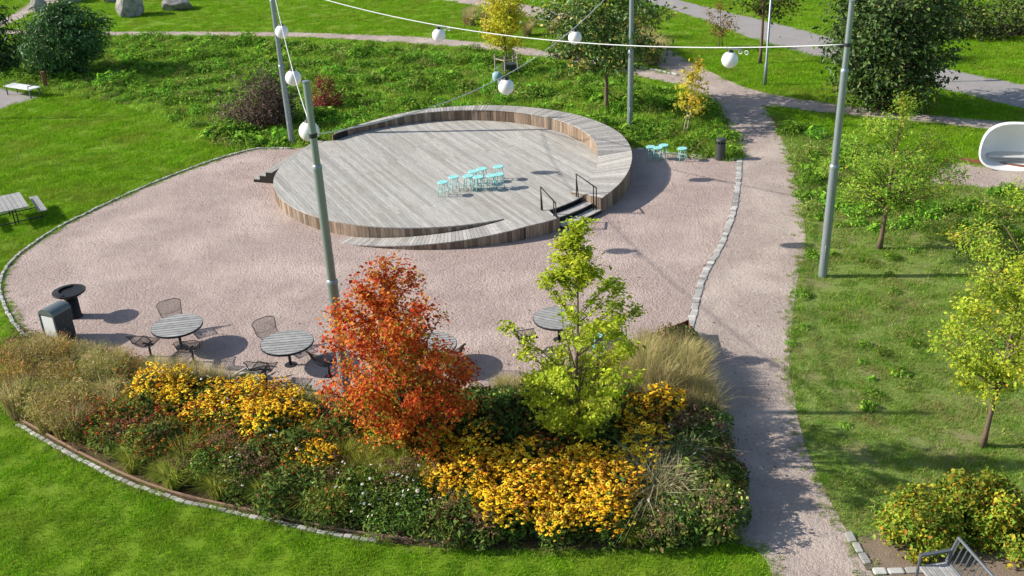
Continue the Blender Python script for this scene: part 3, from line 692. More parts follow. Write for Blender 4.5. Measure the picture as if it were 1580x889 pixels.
m_ = len(ar); hood.add([(x, y, z) for x in (-0.275, 0.275) for y, z in ar], [(i, i+1, m_+i+1, m_+i) for i in range(m_-1)]+[tuple(range(m_-1, -1, -1)), tuple(range(m_, 2*m_)), (0, m_, 2*m_-1, m_-1)]); hood.build('hood', M['bin_grey'], t)
MB().box((-0.256, 0, 0.40), (0.012, 0.40, 0.72)).build('end_panel', M['white_panel'], t)
for y in (-0.232, 0.232): MB().box((-0.262, y, 0.40), (0.03, 0.03, 0.80)).build('corner_post', M['bin_grey'], t)
sp = MB()
for k in range(34):
    x, z = rng.gauss(-0.02, 0.09), rng.gauss(0.42, 0.17); s = rng.uniform(.006, .018); sp.box((x, -0.2325, z), (s*1.6, 0.002, s))
tag(sp.build('side_pattern', M['bin_grey'], t), 'speckled pale foliage print on the dark side', kind='stuff')
p = G(113, 493); t = thing('fire_bowl', 'black iron fire bowl, wide shallow dish on a thick round stem', 'fire bowl', (p[0], p[1]+0.15, 0.007))
MB().lathe([(0.185, 0), (0.185, 0.03), (0.165, 0.05), (0.165, 0.60)], n=20).build('stem', M['iron'], t, True)
bo = MB().lathe([(0.16, 0.58), (0.30, 0.63), (0.40, 0.72), (0.41, 0.735), (0.385, 0.735), (0.28, 0.66), (0.12, 0.63), (0.0, 0.625)], n=28).build('dish', M['iron'], t, True)
MB().lathe([(0.40, 0.70), (0.40, 0.716), (0.03, 0.72)], n=28).build('grill_plate', M['iron'], t)
MB().add([(0.40*math.cos(a)*k, 0.40*math.sin(a)*k, 0.742+0.06*(1-k)) for k in (1.0, 0.62) for a in np.linspace(rad(100), rad(262), 14)], [(i, i+1, 14+i+1, 14+i) for i in range(13)]).build('half_lid', M['iron'], t)
p = G(1112, 248); t = thing('litter_bin', 'dark green-grey round litter bin by the gravel edge, near the lone stool', 'litter bin', (p[0], p[1]+0.12, 0.007))
MB().lathe([(0.165, 0), (0.175, 0.02), (0.175, 0.58), (0.15, 0.582)], n=24).build('body', M['bin_green'], t, False)
MB().lathe([(0.13, 0.58), (0.13, 0.68)], n=18).build('liner', M['iron'], t, True)
for k in range(10):
    w = 2*math.pi*k/10; MB().box((0.163*math.cos(w), 0.163*math.sin(w), 0.63), (0.012, 0.035, 0.10), w).build('band_bar', M['bin_green'], t)
MB().lathe([(0.178, 0.675), (0.18, 0.70), (0.165, 0.745), (0.12, 0.765), (0.04, 0.77)], n=24).build('lid', M['bin_green'], t)

# ------------------------------------------------------------------ picnic table, benches, posts
q0, q1, q2 = G(27, 297, .62), G(41, 318, .62), G(8, 327, .62)
ax = (q1-q0); Lw = np.linalg.norm(ax); a_long = math.atan2(ax[1], ax[0])
ctr = G(15, 312, .62)
t = thing('picnic_table', 'grey slatted picnic table with benches on the lawn, cut by the left frame edge', 'picnic table', (ctr[0], ctr[1], 0), a_long)
for k in range(6): MB().box((0, -0.36+k*0.144, 0.61), (Lw+0.05, 0.132, 0.035)).build('top_board', M['slat'], t)
for sd in (-1, 1):
    for k in range(2): MB().box((0, sd*(0.78+k*0.13-0.05), 0.375), (Lw+0.05, 0.115, 0.035)).build('seat_board', M['slat'], t)
    for x in (-Lw*.32, Lw*.32):
        MB().tube([(x, sd*0.05, 0.0), (x, sd*0.05, 0.6)], 0.022, 6).build('leg', M['steel_dark'], t)
        MB().tube([(x, sd*0.78, 0.0), (x, sd*0.78, 0.36)], 0.018, 6).build('bench_leg', M['steel_dark'], t)
for x in (-Lw*.32, Lw*.32): MB().box((x, 0, 0.10), (0.035, 1.6, 0.03)).build('cross_bar', M['steel_dark'], t)
# white bench on the paved corner
b0, b1 = G(14, 131, .42), G(54, 137, .42); d = b1-b0; cb = (b0+b1)/2
t = thing('bench', 'small white-topped backless bench on the paved corner at far left', 'bench', (cb[0], cb[1], 0.006), math.atan2(d[1], d[0]))
LB = np.linalg.norm(d)
for k in range(3): MB().box((0, -0.2+k*0.2, 0.42), (LB, 0.19, 0.04)).build('seat_board', M['white_panel'], t)
for x in (-LB/2+.1, LB/2-.1):
    for y in (-.25, .25): MB().box((x, y, 0.2), (0.05, 0.05, 0.4)).build('leg', M['bench_grey'], t)
    MB().tube([(x, -.29, .40), (x, -.29, .56), (x, .29, .56), (x, .29, .40)], 0.022, 6).build('armrest', M['bench_grey'], t)
p = G(72, 138); t = thing('bollard', 'short rusty brown post beside the white bench', 'bollard', (p[0], p[1], 0)); MB().bevel_box((0, 0, .41), (0.16, 0.16, 0.82), .02).build('post', M['rust'], t); MB().bevel_box((0, 0, .845), (0.18, 0.18, 0.05), .02).build('cap', M['rust'], t)
# garden bench at the corner
e0, e1 = G(1423, 853, .62), G(1467, 855, .62); T0, T1 = G(1479, 831, .86), G(1531, 889, .86)
d = T1-T0; ang_b = math.atan2(d[1], d[0]); dd = d/np.linalg.norm(d); LBN = 1.75
sidev = np.array([dd[1], -dd[0], 0]);
if sidev[0] > 0: sidev = -sidev
bc = np.array([T0[0], T0[1], 0])
t = thing('garden_bench', 'grey steel garden bench with slatted back and wooden seat at bottom right corner', 'bench', (bc[0], bc[1], 0.013), ang_b)
# local frame: +x runs along the bench; the sitter's side is at local y = S*...
S = 1 if (-math.sin(ang_b)*1) < 0 else -1
def LY(y): return S*y
MB().tube([(0, LY(0), .86), (LBN, LY(0), .86)], 0.026, 6).build('top_rail', M['bench_grey'], t)
MB().tube([(0, LY(.13), .44), (LBN, LY(.13), .44)], 0.022, 6).build('lower_rail', M['bench_grey'], t)
for k in range(17):
    x = 0.05+k*(LBN-.1)/16; MB().tube([(x, LY(.13), .44), (x, LY(0), .86)], 0.011, 5).build('back_bar', M['bench_grey'], t)
for k in range(5): MB().bevel_box((LBN/2, LY(.19+k*0.093), .415), (LBN-.04, 0.085, 0.03), .006).build('seat_slat', M['slat'], t)
for x in (0, LBN):
    MB().tube([(x, LY(0), .86), (x, LY(.13), .44), (x, LY(.10), 0)], 0.024, 6).build('rear_leg', M['bench_grey'], t)
    MB().tube([(x, LY(.62), 0), (x, LY(.60), .62)], 0.024, 6).build('front_leg', M['bench_grey'], t)
    MB().box((x, LY(.345), .632), (0.06, 0.53, 0.028)).build('armrest', M['bench_grey'], t)
    MB().tube([(x, LY(.12), .395), (x, LY(.60), .395)], 0.018, 6).build('seat_bearer', M['bench_grey'], t)

# white shell seat
p = G(1553, 266); t = thing('shell_seat', 'big white rounded shell seat with grey bench inside on the gravel pad', 'shell seat', (p[0]+0.35, p[1]+0.25, 0.01), math.radians(-14))
def shell_pt(u, v):           # u angle round the mouth, v 0 mouth .. 1 back
    w, h = 1.12, 0.78
    cu, su = math.cos(u), math.sin(u); k = (abs(cu)**2.7+abs(su)**2.7)**(-1/2.7)
    s = (1-v**2.3)**0.55 if v < 1 else 0
    x = k*cu*w*s; z = k*su*h*s
    x *= 1-0.10*z/h
    return np.array([x, 0.95*v-0.28*(z/h)*-1*(1-v)*0.9, 0.68+z*(1.0 if z > 0 else 0.90)+0.10*v])
for nm, sc_, mt in (('shell', 1.0, M['shell']),):
    mb = MB(); nu, nv = 48, 14; vs = []; fs = []
    for j in range(nv):
        for i in range(nu): vs.append(shell_pt(2*math.pi*i/nu, j/(nv-1)*0.995))
    for j in range(nv-1):
        for i in range(nu): fs.append((j*nu+i, j*nu+(i+1) % nu, (j+1)*nu+(i+1) % nu, (j+1)*nu+i))
    fs.append(tuple((nv-1)*nu+i for i in range(nu)))
    mb.add(vs, fs); o = mb.build(nm, mt, t, True)
    md = o.modifiers.new('thickness', 'SOLIDIFY'); md.thickness = 0.06; md.offset = 1
MB().bevel_box((0.05, 0.42, 0.36), (1.7, 0.56, 0.05), .02).build('seat', M['shell_seat'], t)
MB().box((0, 0.5, 0.08), (0.9, 0.6, 0.16)).build('foot', M['shell_seat'], t)

# stakes and watering bag round the young yellow tree
p = G(783, 117); t = thing('tree_stakes', 'pale timber stakes with rails round the young yellow tree\'s trunk', 'tree stakes', (p[0], p[1], 0))
cs = [(-0.55, -.1), (0.5, -.25), (0.3, 0.55), (-0.1, -.65)]
for x, y in cs: MB().tube([(x, y, 0), (x, y, 1.05)], 0.04, 6).build('stake', M['bark_pale'], t)
for a, b in ((0, 2), (2, 1), (1, 3), (3, 0)): MB().tube([(*cs[a], .85), (*cs[b], .85)], 0.028, 5).build('rail', M['bark_pale'], t)
MB().box((0.12, 0.0, 0.32), (0.62, 0.5, 0.5), 0.3).build('trunk_wrap', M['bin_dark'], t)
p = G(768, 131); t = thing('watering_bag', 'turquoise blue watering bag hanging at the tree stakes', 'bag', (p[0], p[1], 0))
mb = MB(); nn = 12; prof_ = [(0.17, 0), (0.22, .12), (.23, .34), (.19, .52), (.12, .6)]
vs = []
for r_, z in prof_:
    for k in range(nn):
        w = 2*math.pi*k/nn; rr_ = r_*(1+0.16*math.sin(3*w+z*9)); vs.append((rr_*math.cos(w), rr_*0.8*math.sin(w), z))
mb.add(vs, [(i*nn+k, i*nn+(k+1) % nn, (i+1)*nn+(k+1) % nn, (i+1)*nn+k) for i in range(4) for k in range(nn)]+[tuple(4*nn+k for k in range(nn))]).build('bag_body', M['blue_bag'], t, True)
MB().tube([(-.05, 0, .72), (0, 0, .86), (.08, 0, .84), (.05, 0, .72)], .02, 5).build('strap', M['blue_bag'], t)

# boulders on the far lawn
def boulder(px, py, wpx, hz, label, seed, sq=0.8):
    p = G(px, py); r_ = np.random.default_rng(seed); wid = wpx/FOC*np.linalg.norm(p-_c)
    me = bpy.data.meshes.new('boulder'); import bmesh
    bm = bmesh.new(); bmesh.ops.create_icosphere(bm, subdivisions=4, radius=1.0)
    dirs = r_.normal(size=(16, 3)); dirs /= np.linalg.norm(dirs, axis=1)[:, None]; lim = r_.uniform(0.55, 0.95, 16)
    for v in bm.verts:
        c = np.array(v.co)
        for d_, l_ in zip(dirs, lim):
            k = c@d_
            if k > l_: c = c-d_*(k-l_)*0.9
        c = c*(1+0.04*math.sin(c[0]*7+seed)*math.sin(c[1]*6+c[2]*8))
        v.co = (c[0]*wid/2, c[1]*wid/2*sq, max(c[2], -0.55)*hz*0.62+hz*0.34)
    bm.to_mesh(me); bm.free(); me.materials.append(M['rock']); me.polygons.foreach_set('use_smooth', [True]*len(me.polygons)); me.set_sharp_from_angle(angle=0.5)
    o = new_obj('boulder', me); o.location = (p[0], p[1], 0); o.rotation_euler = (0, 0, r_.uniform(0, 6))
    return tag(o, label, 'boulder', 'boulders on the far lawn')
boulder(205, 24, 50, 1.75, 'biggest grey boulder standing on the far lawn right of the dark shrub', 1)
boulder(276, 15, 46, 1.1, 'low pale boulder right of the biggest boulder', 2)
boulder(170, 4, 20, 0.9, 'small pale boulder close behind the biggest boulder', 4)
boulder(105, 5, 40, 1.3, 'grey boulder at the top edge above the dark shrub', 5)
boulder(60, 19, 28, 1.1, 'dark pointed boulder beside the footpath, left of the dark shrub', 6)
boulder(298, 0, 26, 0.9, 'boulder cut by the top edge behind the low pale boulder', 7)
p = G(1470, -10); t = thing('canopy_roof', 'white flat roof with dark edge showing above the hedge at top right', 'roof', (p[0]+1.2, p[1]+3, 0))
MB().box((0, 0, 2.4), (6.5, 4.0, 0.14), -.2).build('roof_sheet', M['roof_white'], t); MB().box((0, 0, 2.2), (6.3, 3.8, 0.24), -.2).build('fascia', M['iron'], t)
for x, y in ((-2.8, -1.2), (2.6, -2.2), (-2.2, 2), (3, 1)): MB().box((x, y, 1.04), (0.12, 0.12, 2.08)).build('post', M['iron'], t)

# ------------------------------------------------------------------ foliage helpers
def unit(a): return a/(np.linalg.norm(a, axis=-1, keepdims=True)+1e-9)
def leaf_arrays(Cn, D, Nn, L, Wd, fold=0.25):
    """a folded diamond per leaf"""
    S_ = unit(np.cross(D, Nn)); Nn = np.cross(S_, D); L = L[:, None]; Wd = Wd[:, None]
    b = Cn-D*L*0.5; tp = Cn+D*L*0.5-Nn*L*0.10; m_ = Cn-D*L*0.02
    l = m_+S_*Wd*0.5+Nn*Wd*fold; r = m_-S_*Wd*0.5+Nn*Wd*fold
    return np.stack([b, r, tp, l], 1).reshape(-1, 3)
def quad_mesh(name, V, cols, mat, nper=4, faces=None):
    """V has nper verts per piece; cols one colour per piece"""
    n = len(V)//nper; me = bpy.data.meshes.new(name); me.vertices.add(len(V)); me.vertices.foreach_set('co', np.ascontiguousarray(V, np.float32).ravel())
    if faces is None: faces = [(0, 1, 2), (0, 2, 3)]
    k = len(faces); base = (np.arange(n)*nper)[:, None, None]
    F = (base+np.array(faces)[None]).reshape(-1, len(faces[0])); fl = F.shape[1]
    me.loops.add(F.size); me.loops.foreach_set('vertex_index', F.ravel().astype(np.int32))
    me.polygons.add(len(F)); me.polygons.foreach_set('loop_start', (np.arange(len(F))*fl).astype(np.int32))
    at = me.color_attributes.new('Col', 'FLOAT_COLOR', 'POINT')
    cc = np.ones((len(V), 4), np.float32); cc[:, :3] = np.repeat(np.asarray(cols), nper, 0)
    at.data.foreach_set('color', cc.ravel())
    me.materials.append(mat); me.update(calc_edges=True); return me
def pick(r, pal, n, jit=0.18):
    """pal: list of (weight, colour)"""
    w = np.array([p[0] for p in pal], float); w /= w.sum(); c = np.array([p[1] for p in pal])[r.choice(len(pal), n, p=w)]
    return np.clip(c*(1+r.normal(0, jit, (n, 1)))*(1+r.normal(0, jit*0.35, (n, 3))), 0.003, 1)
def rand_leaves(r, Cn, size, aspect, up=0.6, out=None, droop=0.0):
    n = len(Cn); Nn = r.normal(size=(n, 3)); Nn = unit(unit(Nn)+np.array([0, 0, up*1.6])+(0 if out is None else out*0.5))
    D = r.normal(size=(n, 3)); D[:, 2] -= droop
    if out is not None: D = D+out*1.0
    D = unit(D-Nn*(D*Nn).sum(1, keepdims=True))
    L = size*np.clip(r.lognormal(0, .32, n), .45, 1.9)
    return leaf_arrays(Cn, D, Nn, L, L*aspect)

def tree(name, label, loc, Ht, prof, trunk_r, fork, n_cl, cl_r, n_leaf, leaf, pal, aspect=0.55, bark='bark', lean=(0, 0), seed=1, group=None, along=0.35, rise=0.6, mat='leaf', cat='tree', stems=1, colour_by=None, flat=0.8, up=0.6, droop=0.0, fill=0.3, twig=True, leader=5):
    r = np.random.default_rng(seed); t = thing(name, label, cat, (loc[0], loc[1], 0), 0, group)
    pz = [p[0] for p in prof]; pr = [p[1] for p in prof]
    tk = MB(); axes = []
    for s_ in range(stems):
        off = np.zeros(2) if stems == 1 else r.normal(0, 0.1, 2); spread = np.zeros(2) if stems == 1 else r.normal(0, 0.25, 2)
        zz = np.linspace(0, Ht*0.9, 12); ph = r.uniform(0, 6)
        axp = np.stack([off[0]+lean[0]*zz+spread[0]*zz/Ht+0.03*np.sin(zz*1.3+ph), off[1]+lean[1]*zz+spread[1]*zz/Ht+0.03*np.cos(zz*1.1+ph), zz], 1)
        rr_ = trunk_r*(1-0.85*zz/zz[-1]); rr_[0] *= 1.35
        tk.tube(axp, list(np.maximum(rr_, 0.008)), 8); axes.append((zz, axp))
    cl = []; ctr_leaf = []; cls_id = []
    for k in range(n_cl):
        while True:
            z = r.uniform(pz[0], pz[-1]); R_ = np.interp(z, pz, pr)
            if r.random() < (R_/max(pr))**1.2+0.06: break
        a = k*2.39996+r.normal(0, .35); q = R_*math.sqrt(r.uniform(fill**2, 1.0))
        if k < leader: z = Ht*(0.74+0.25*(k+1)/leader); q = np.interp(z, pz, pr)*r.uniform(.1, .5)
        zz, axp = axes[k % stems]
        c = np.array([np.interp(z, zz, axp[:, 0])+q*math.cos(a), np.interp(z, zz, axp[:, 1])+q*math.sin(a), z])
        z0 = min(max(fork, z-rise*q-0.1*r.random()), Ht*0.88)
        b = np.array([np.interp(z0, zz, axp[:, 0]), np.interp(z0, zz, axp[:, 1]), z0])
        mid = (b+c)/2+np.array([0, 0, 0.06*q*(1 if rise > 0 else -1)])+r.normal(0, 0.04*q+.01, 3)
        br = max(0.006, trunk_r*0.34*(1-z0/Ht)+0.004)
        tk.tube([b, mid, c], [br, br*0.65, br*0.3], 5, False)
        m_ = max(3, int(n_leaf/n_cl*r.uniform(0.5, 1.5)))
        na = int(m_*along); u = r.uniform(0.25, 1.0, na)[:, None]
        pa = np.where(u < .5, b+(mid-b)*(u*2), mid+(c-mid)*(u*2-1))+r.normal(0, cl_r*0.45, (na, 3))
        pc = c+r.normal(0, 1, (m_-na, 3))*cl_r*np.array([1, 1, flat])
        ctr_leaf.append(np.concatenate([pa, pc])); cls_id.append(np.full(m_, k))
        if twig:
            for e in pc[:2]: tk.tube([c, e], [br*0.3, 0.004], 4, False)
    Cn = np.concatenate(ctr_leaf); ids = np.concatenate(cls_id); Cn[:, 2] = np.maximum(Cn[:, 2], 0.06)
    pw = np.array([p[0] for p in pal], float); pref = r.choice(len(pal), n_cl, p=pw/pw.sum())
    cols = pick(r, pal, len(Cn)); own = r.random(len(Cn)) < 0.55
    base = np.array([p[1] for p in pal])[pref[ids]]*(1+r.normal(0, 0.14, (n_cl, 1)))[ids]
    cols[own] = np.clip(base[own]*(1+r.normal(0, 0.15, (own.sum(), 1))), 0.003, 1)
    if colour_by is not None: cols = colour_by(r, Cn, ids, n_cl, cols)
    mid_ = np.array([np.mean([a[1][5, 0] for a in axes]), np.mean([a[1][5, 1] for a in axes]), np.mean(pz)])
    V = rand_leaves(r, Cn, leaf, aspect, up=up, out=unit(Cn-mid_), droop=droop)
    tk.build('trunk', M[bark], t, True)
    new_obj('crown', quad_mesh('crown', V, cols, M[mat]), t)
    return t

def shrub(name, label, loc, rx, ry, h, n_leaf, leaf, pal, aspect=0.55, seed=1, group=None, mat='leaf', cat='shrub', n_cl=None, cl_r=None, bark='bark_dark', lumps=7, droop=0.0, up=0.5, rz=0.0, squash=1.0):
    """a mound: uneven dome of leaf clumps over branching stems"""
    r = np.random.default_rng(seed); t = thing(name, label, cat, (loc[0], loc[1], 0), rz, group)
    n_cl = n_cl or max(14, int(rx*ry*40)); cl_r = cl_r or 0.13*max(rx, h)
    lump_d = unit(r.normal(size=(lumps, 3))*np.array([1, 1, .6])+np.array([0, 0, .4])); lump_a = r.uniform(-0.2, 0.2, lumps)
    cen = []; ids = []; tk = MB()
    for k in range(n_cl):
        d = unit(r.normal(size=3)*np.array([1, 1, 0.8])); d[2] = abs(d[2])*squash
        R_ = (0.5+0.5*r.random()**0.5)*(1+float((lump_a*np.maximum(0, lump_d@d)**4).sum()))
        c = np.array([d[0]*rx, d[1]*ry, d[2]*h])*R_*0.92+np.array([0, 0, 0.06*h])
        if k % 3 == 0: tk.tube([(r.normal(0, .06*rx), r.normal(0, .06*ry), 0), c*np.array([.45, .45, .55]), c], [0.022, .014, .006], 5, False)
        m_ = max(3, int(n_leaf/n_cl*r.uniform(.6, 1.4))); cen.append(c+r.normal(0, cl_r, (m_, 3))); ids.append(np.full(m_, k))
    Cn = np.concatenate(cen); ids = np.concatenate(ids); Cn[:, 2] = np.abs(Cn[:, 2])+0.03
    cols = pick(r, pal, len(Cn), .2)*(1+r.normal(0, .16, (n_cl, 1)))[ids]
    V = rand_leaves(r, Cn, leaf, aspect, up=up, out=unit(Cn-np.array([0, 0, h*.25])), droop=droop)
    tk.build('stems' if False else 'stem', M[bark], t, True)
    new_obj('foliage', quad_mesh('foliage', V, np.clip(cols, .003, 1), M[mat]), t)
    return t

# ------------------------------------------------------------------ trees
RED, DRED, ORG, OLV, YLW = (0.64, 0.09, 0.03), (0.42, 0.035, 0.02), (0.76, 0.28, 0.05), (0.36, 0.30, 0.04), (0.56, 0.42, 0.06)
def maple_colour(r, Cn, ids, n_cl, cols):
    ph = r.random(n_cl)[ids]; z = Cn[:, 2]; q = np.hypot(Cn[:, 0], Cn[:, 1]-0.0)
    inner = np.clip(1.25-q/0.85, 0, 1)*np.clip(1.3-np.abs(z-1.5)/1.5, 0, 1)
    low = np.clip((1.5-z)/.8, 0, 1)*.6
    out = np.where((r.random(len(z)) < np.maximum(inner*0.62, low))[:, None], pick(r, [(3, OLV), (3, YLW), (3, (0.34, 0.40, 0.05)), (1, ORG)], len(z)),
                   np.where((ph < 0.46)[:, None], pick(r, [(5, RED), (2, DRED), (2, ORG)], len(z)), pick(r, [(3, ORG), (3, RED), (1, YLW), (1, DRED)], len(z))))
    return out
mp = G(636, 708)
tree('maple_tree', 'flame red and orange young tree rising from the flower bed', mp[:2], 4.15, [(0.6, .8), (0.95, 1.2), (1.5, 1.36), (2.2, 1.34), (2.9, 1.2), (3.45, .92), (3.85, .6), (4.1, .2)], 0.06, 0.3, 125, 0.115, 22000, 0.058, [(1, RED)], aspect=0.75, bark='bark_dark', seed=5, leader=6, mat='leaf_bright', rise=1.1, along=0.45, colour_by=maple_colour, stems=3, fill=0.35, flat=1.0)
YG = [(5, (0.60, 0.72, 0.06)), (4, (0.50, 0.66, 0.055)), (2, (0.68, 0.72, 0.09)), (1, (0.32, 0.44, 0.04))]
yt = G(892, 712)
tree('oak_tree', 'yellow-green young tree with tiered branches rising from the flower bed', yt[:2], 4.95, [(0.6, .35), (1.0, .62), (1.6, 1.05), (2.2, 1.55), (2.75, 1.55), (3.2, 1.1), (3.7, .72), (4.3, .45), (4.95, .14)], 0.05, 0.5, 80, 0.095, 12500, 0.076, YG, aspect=0.6, bark='bark', seed=16, leader=10, rise=0.85, along=0.5, fill=0.45, flat=0.6, up=0.9, mat='leaf_bright')
r1 = G(1355, 384)
tree('apple_tree', 'slim young tree with airy yellow-green crown on the rough lawn behind the right-hand pole', r1[:2], 4.2, [(1.35, .8), (1.65, 1.7), (2.2, 1.95), (2.8, 1.55), (3.5, .85), (4.2, .2)], 0.075, 1.3, 95, 0.14, 12000, 0.064, [(5, (0.38, 0.58, 0.07)), (4, (0.27, 0.47, 0.05)), (1.5, (0.52, 0.58, 0.09)), (.3, (0.50, 0.36, 0.06))], mat='leaf_bright', bark='bark', lean=(0.04, -0.02), seed=12, rise=0.75, along=0.35)
r2 = G(1519, 690)
tree('pear_tree', 'slim young tree with yellow leaves on the rough lawn above the bushes', r2[:2], 3.9, [(1.25, .55), (1.65, 1.15), (2.2, 1.32), (2.9, 1.15), (3.5, .75), (3.9, .15)], 0.055, 1.25, 72, 0.12, 9500, 0.064, [(5, (0.56, 0.66, 0.06)), (4, (0.40, 0.57, 0.055)), (1, (0.66, 0.58, 0.06)), (1, (0.26, 0.36, 0.04))], mat='leaf_bright', bark='bark', lean=(0.02, 0.0), seed=14, rise=0.8, along=0.4)
r3 = G(1572, 478)
tree('pear_tree', 'leafy yellow-green tree leaning in from the right frame edge below the shell seat', r3[:2], 3.5, [(0.4, .7), (1.1, 1.5), (1.8, 1.7), (2.7, 1.3), (3.5, .2)], 0.06, 0.4, 80, 0.15, 9000, 0.064, [(4, (0.36, 0.52, 0.055)), (3, (0.48, 0.58, 0.065)), (1, (0.56, 0.50, 0.06))], mat='leaf_bright', seed=15, rise=0.7)
bd_ = G(1366, 172)
tree('horse_chestnut', 'largest tree, dense dark green with bronze tints, beside the road at upper right', bd_[:2]+np.array([0, .3]), 6.2, [(0.35, 1.2), (1.0, 1.95), (2.2, 2.35), (3.6, 2.3), (4.8, 1.9), (5.8, 1.1), (6.2, .3)], 0.16, 0.5, 190, 0.34, 12500, 0.19, [(6, (0.05, 0.11, 0.022)), (4, (0.085, 0.165, 0.035)), (.7, (0.24, 0.26, 0.045)), (.05, (0.20, 0.10, 0.035)), (2, (0.15, 0.25, 0.06))], mat='leaf_gloss', bark='bark_dark', seed=21, rise=0.5, fill=0.5, aspect=0.5)
t9 = G(937, 173)
tree('whitebeam', 'broad tree with bare forked trunk and dark leaves behind the stage', t9[:2], 5.6, [(1.9, 1.2), (2.4, 2.2), (3.3, 2.7), (4.4, 2.2), (5.2, 1.3), (5.6, .5)], 0.085, 1.75, 62, 0.30, 8600, 0.155, [(5, (0.08, 0.145, 0.03)), (3, (0.14, 0.21, 0.04)), (2, (0.30, 0.30, 0.06)), (1, (0.38, 0.29, 0.07))], mat='leaf_gloss', bark='bark', seed=23, rise=0.55, fill=0.35, lean=(-.02, 0))
y7 = G(781, 112)
tree('ash_tree', 'narrow bright yellow young tree standing between timber stakes', y7[:2], 4.9, [(1.15, .4), (1.6, .85), (2.4, 1.05), (3.4, .85), (4.4, .5), (4.9, .1)], 0.06, 1.0, 75, 0.19, 6500, 0.11, [(4, (0.72, 0.66, 0.06)), (3, (0.56, 0.58, 0.055)), (1, (0.70, 0.50, 0.05))], mat='leaf_bright', bark='bark', seed=25, rise=0.9)
s1 = G(1056, 206)
tree('rowan_sapling', 'small yellow-leaved sapling in the bank above the litter bin', s1[:2], 2.75, [(0.7, .4), (1.2, .62), (1.8, .55), (2.4, .3), (2.75, .08)], 0.028, 0.55, 28, 0.12, 1400, 0.10, [(5, (0.80, 0.70, 0.08)), (2, (0.70, 0.54, 0.08)), (1, (0.50, 0.52, 0.07))], mat='leaf_bright', bark='bark_pale', seed=27, rise=0.8, stems=2)
s2 = G(1113, 76)
tree('rowan_sapling', 'thin bronze-yellow sapling on the lawn between the road and the junction', s2[:2], 2.3, [(0.7, .5), (1.2, .95), (1.7, .7), (2.3, .2)], 0.028, 0.6, 26, 0.16, 600, 0.11, [(3, (0.44, 0.30, 0.08)), (3, (0.30, 0.27, 0.06))], bark='bark', seed=28, rise=0.7, stems=2)
s3 = G(1172, 98)
tree('lime_tree', 'tree with a pale slender trunk at the top edge next to the thin lamp post', s3[:2], 6.0, [(2.2, .9), (2.8, 1.7), (3.8, 2.0), (5.0, 1.6), (6.0, .4)], 0.085, 2.1, 60, 0.3, 3600, 0.14, [(4, (0.09, 0.14, 0.03)), (2, (0.16, 0.19, 0.04))], bark='bark', seed=29, rise=0.6)
sm = G(108, 118)
tree('sumac', 'big rounded dark green shrub on the left in front of the far boulders', sm[:2], 3.6, [(0.5, 1.3), (1.0, 2.0), (1.8, 2.3), (2.6, 2.0), (3.2, 1.1), (3.5, .4)], 0.12, 0.4, 130, 0.26, 11000, 0.22, [(5, (0.05, 0.125, 0.03)), (3, (0.075, 0.17, 0.045)), (1.5, (0.12, 0.23, 0.07))], aspect=0.3, mat='leaf_gloss', bark='bark_dark', seed=31, rise=0.5, fill=0.4, cat='shrub', stems=3, droop=0.5)
s4 = G(-6, 112)
tree('sumac', 'dark green shrub cut by the left frame edge behind the white bench', s4[:2], 4.2, [(0.2, 1.2), (1.0, 1.6), (2.2, 1.3), (3.4, .9), (4.2, .2)], 0.1, 0.3, 70, 0.3, 4200, 0.24, [(5, (0.03, 0.075, 0.02)), (3, (0.05, 0.11, 0.03))], aspect=0.3, mat='leaf_gloss', bark='bark_dark', seed=33, cat='shrub', stems=3, droop=0.5)
s5 = G(72, 128)
shrub('fern_shrub', 'low bright feathery shrub at the foot of the big dark shrub', (s5[0], s5[1]+1.2), 1.3, 0.9, 1.1, 1900, 0.34, [(3, (0.10, 0.22, 0.035)), (2, (0.19, 0.32, 0.05)), (2, (0.07, 0.15, 0.05))], aspect=0.22, seed=35, droop=0.4)
s6 = G(402, 206)
shrub('smoke_bush', 'purple-brown bush in the green bank left of the back-left pole', s6[:2]+np.array([-.2, 1.0]), 1.45, 1.1, 2.3, 8500, 0.10, [(4, (0.15, 0.10, 0.085)), (3, (0.22, 0.16, 0.12)), (1, (0.08, 0.055, 0.055)), (1, (0.12, 0.14, 0.05))], seed=37)
s7 = G(505, 168)
shrub('barberry', 'small dark red bush in the green bank behind the poles', s7[:2], 0.62, 0.5, 1.6, 2200, 0.085, [(4, (0.32, 0.08, 0.06)), (2, (0.22, 0.08, 0.06)), (1, (0.22, 0.15, 0.06))], seed=39, n_cl=40, cl_r=.12)
s8 = G(1560, 62)
shrub('hedge', 'long rounded dark green hedge on the lawn at upper right corner', (s8[0]+1.0, s8[1]+.8), 5.6, 1.9, 2.0, 9500, 0.15, [(4, (0.05, 0.10, 0.02)), (3, (0.09, 0.15, 0.03)), (2, (0.21, 0.24, 0.045))], seed=41, mat='leaf_gloss', n_cl=260, cl_r=.28, rz=-0.32, cat='hedge')
s9 = G(1455, 40)
shrub('hedge', 'dark hedge half hidden between the biggest tree and the long hedge', (s9[0]-1, s9[1]+2.2), 2.6, 1.3, 1.7, 3200, 0.15, [(4, (0.03, 0.07, 0.015)), (3, (0.05, 0.10, 0.02))], seed=43, mat='leaf_gloss', cat='hedge')
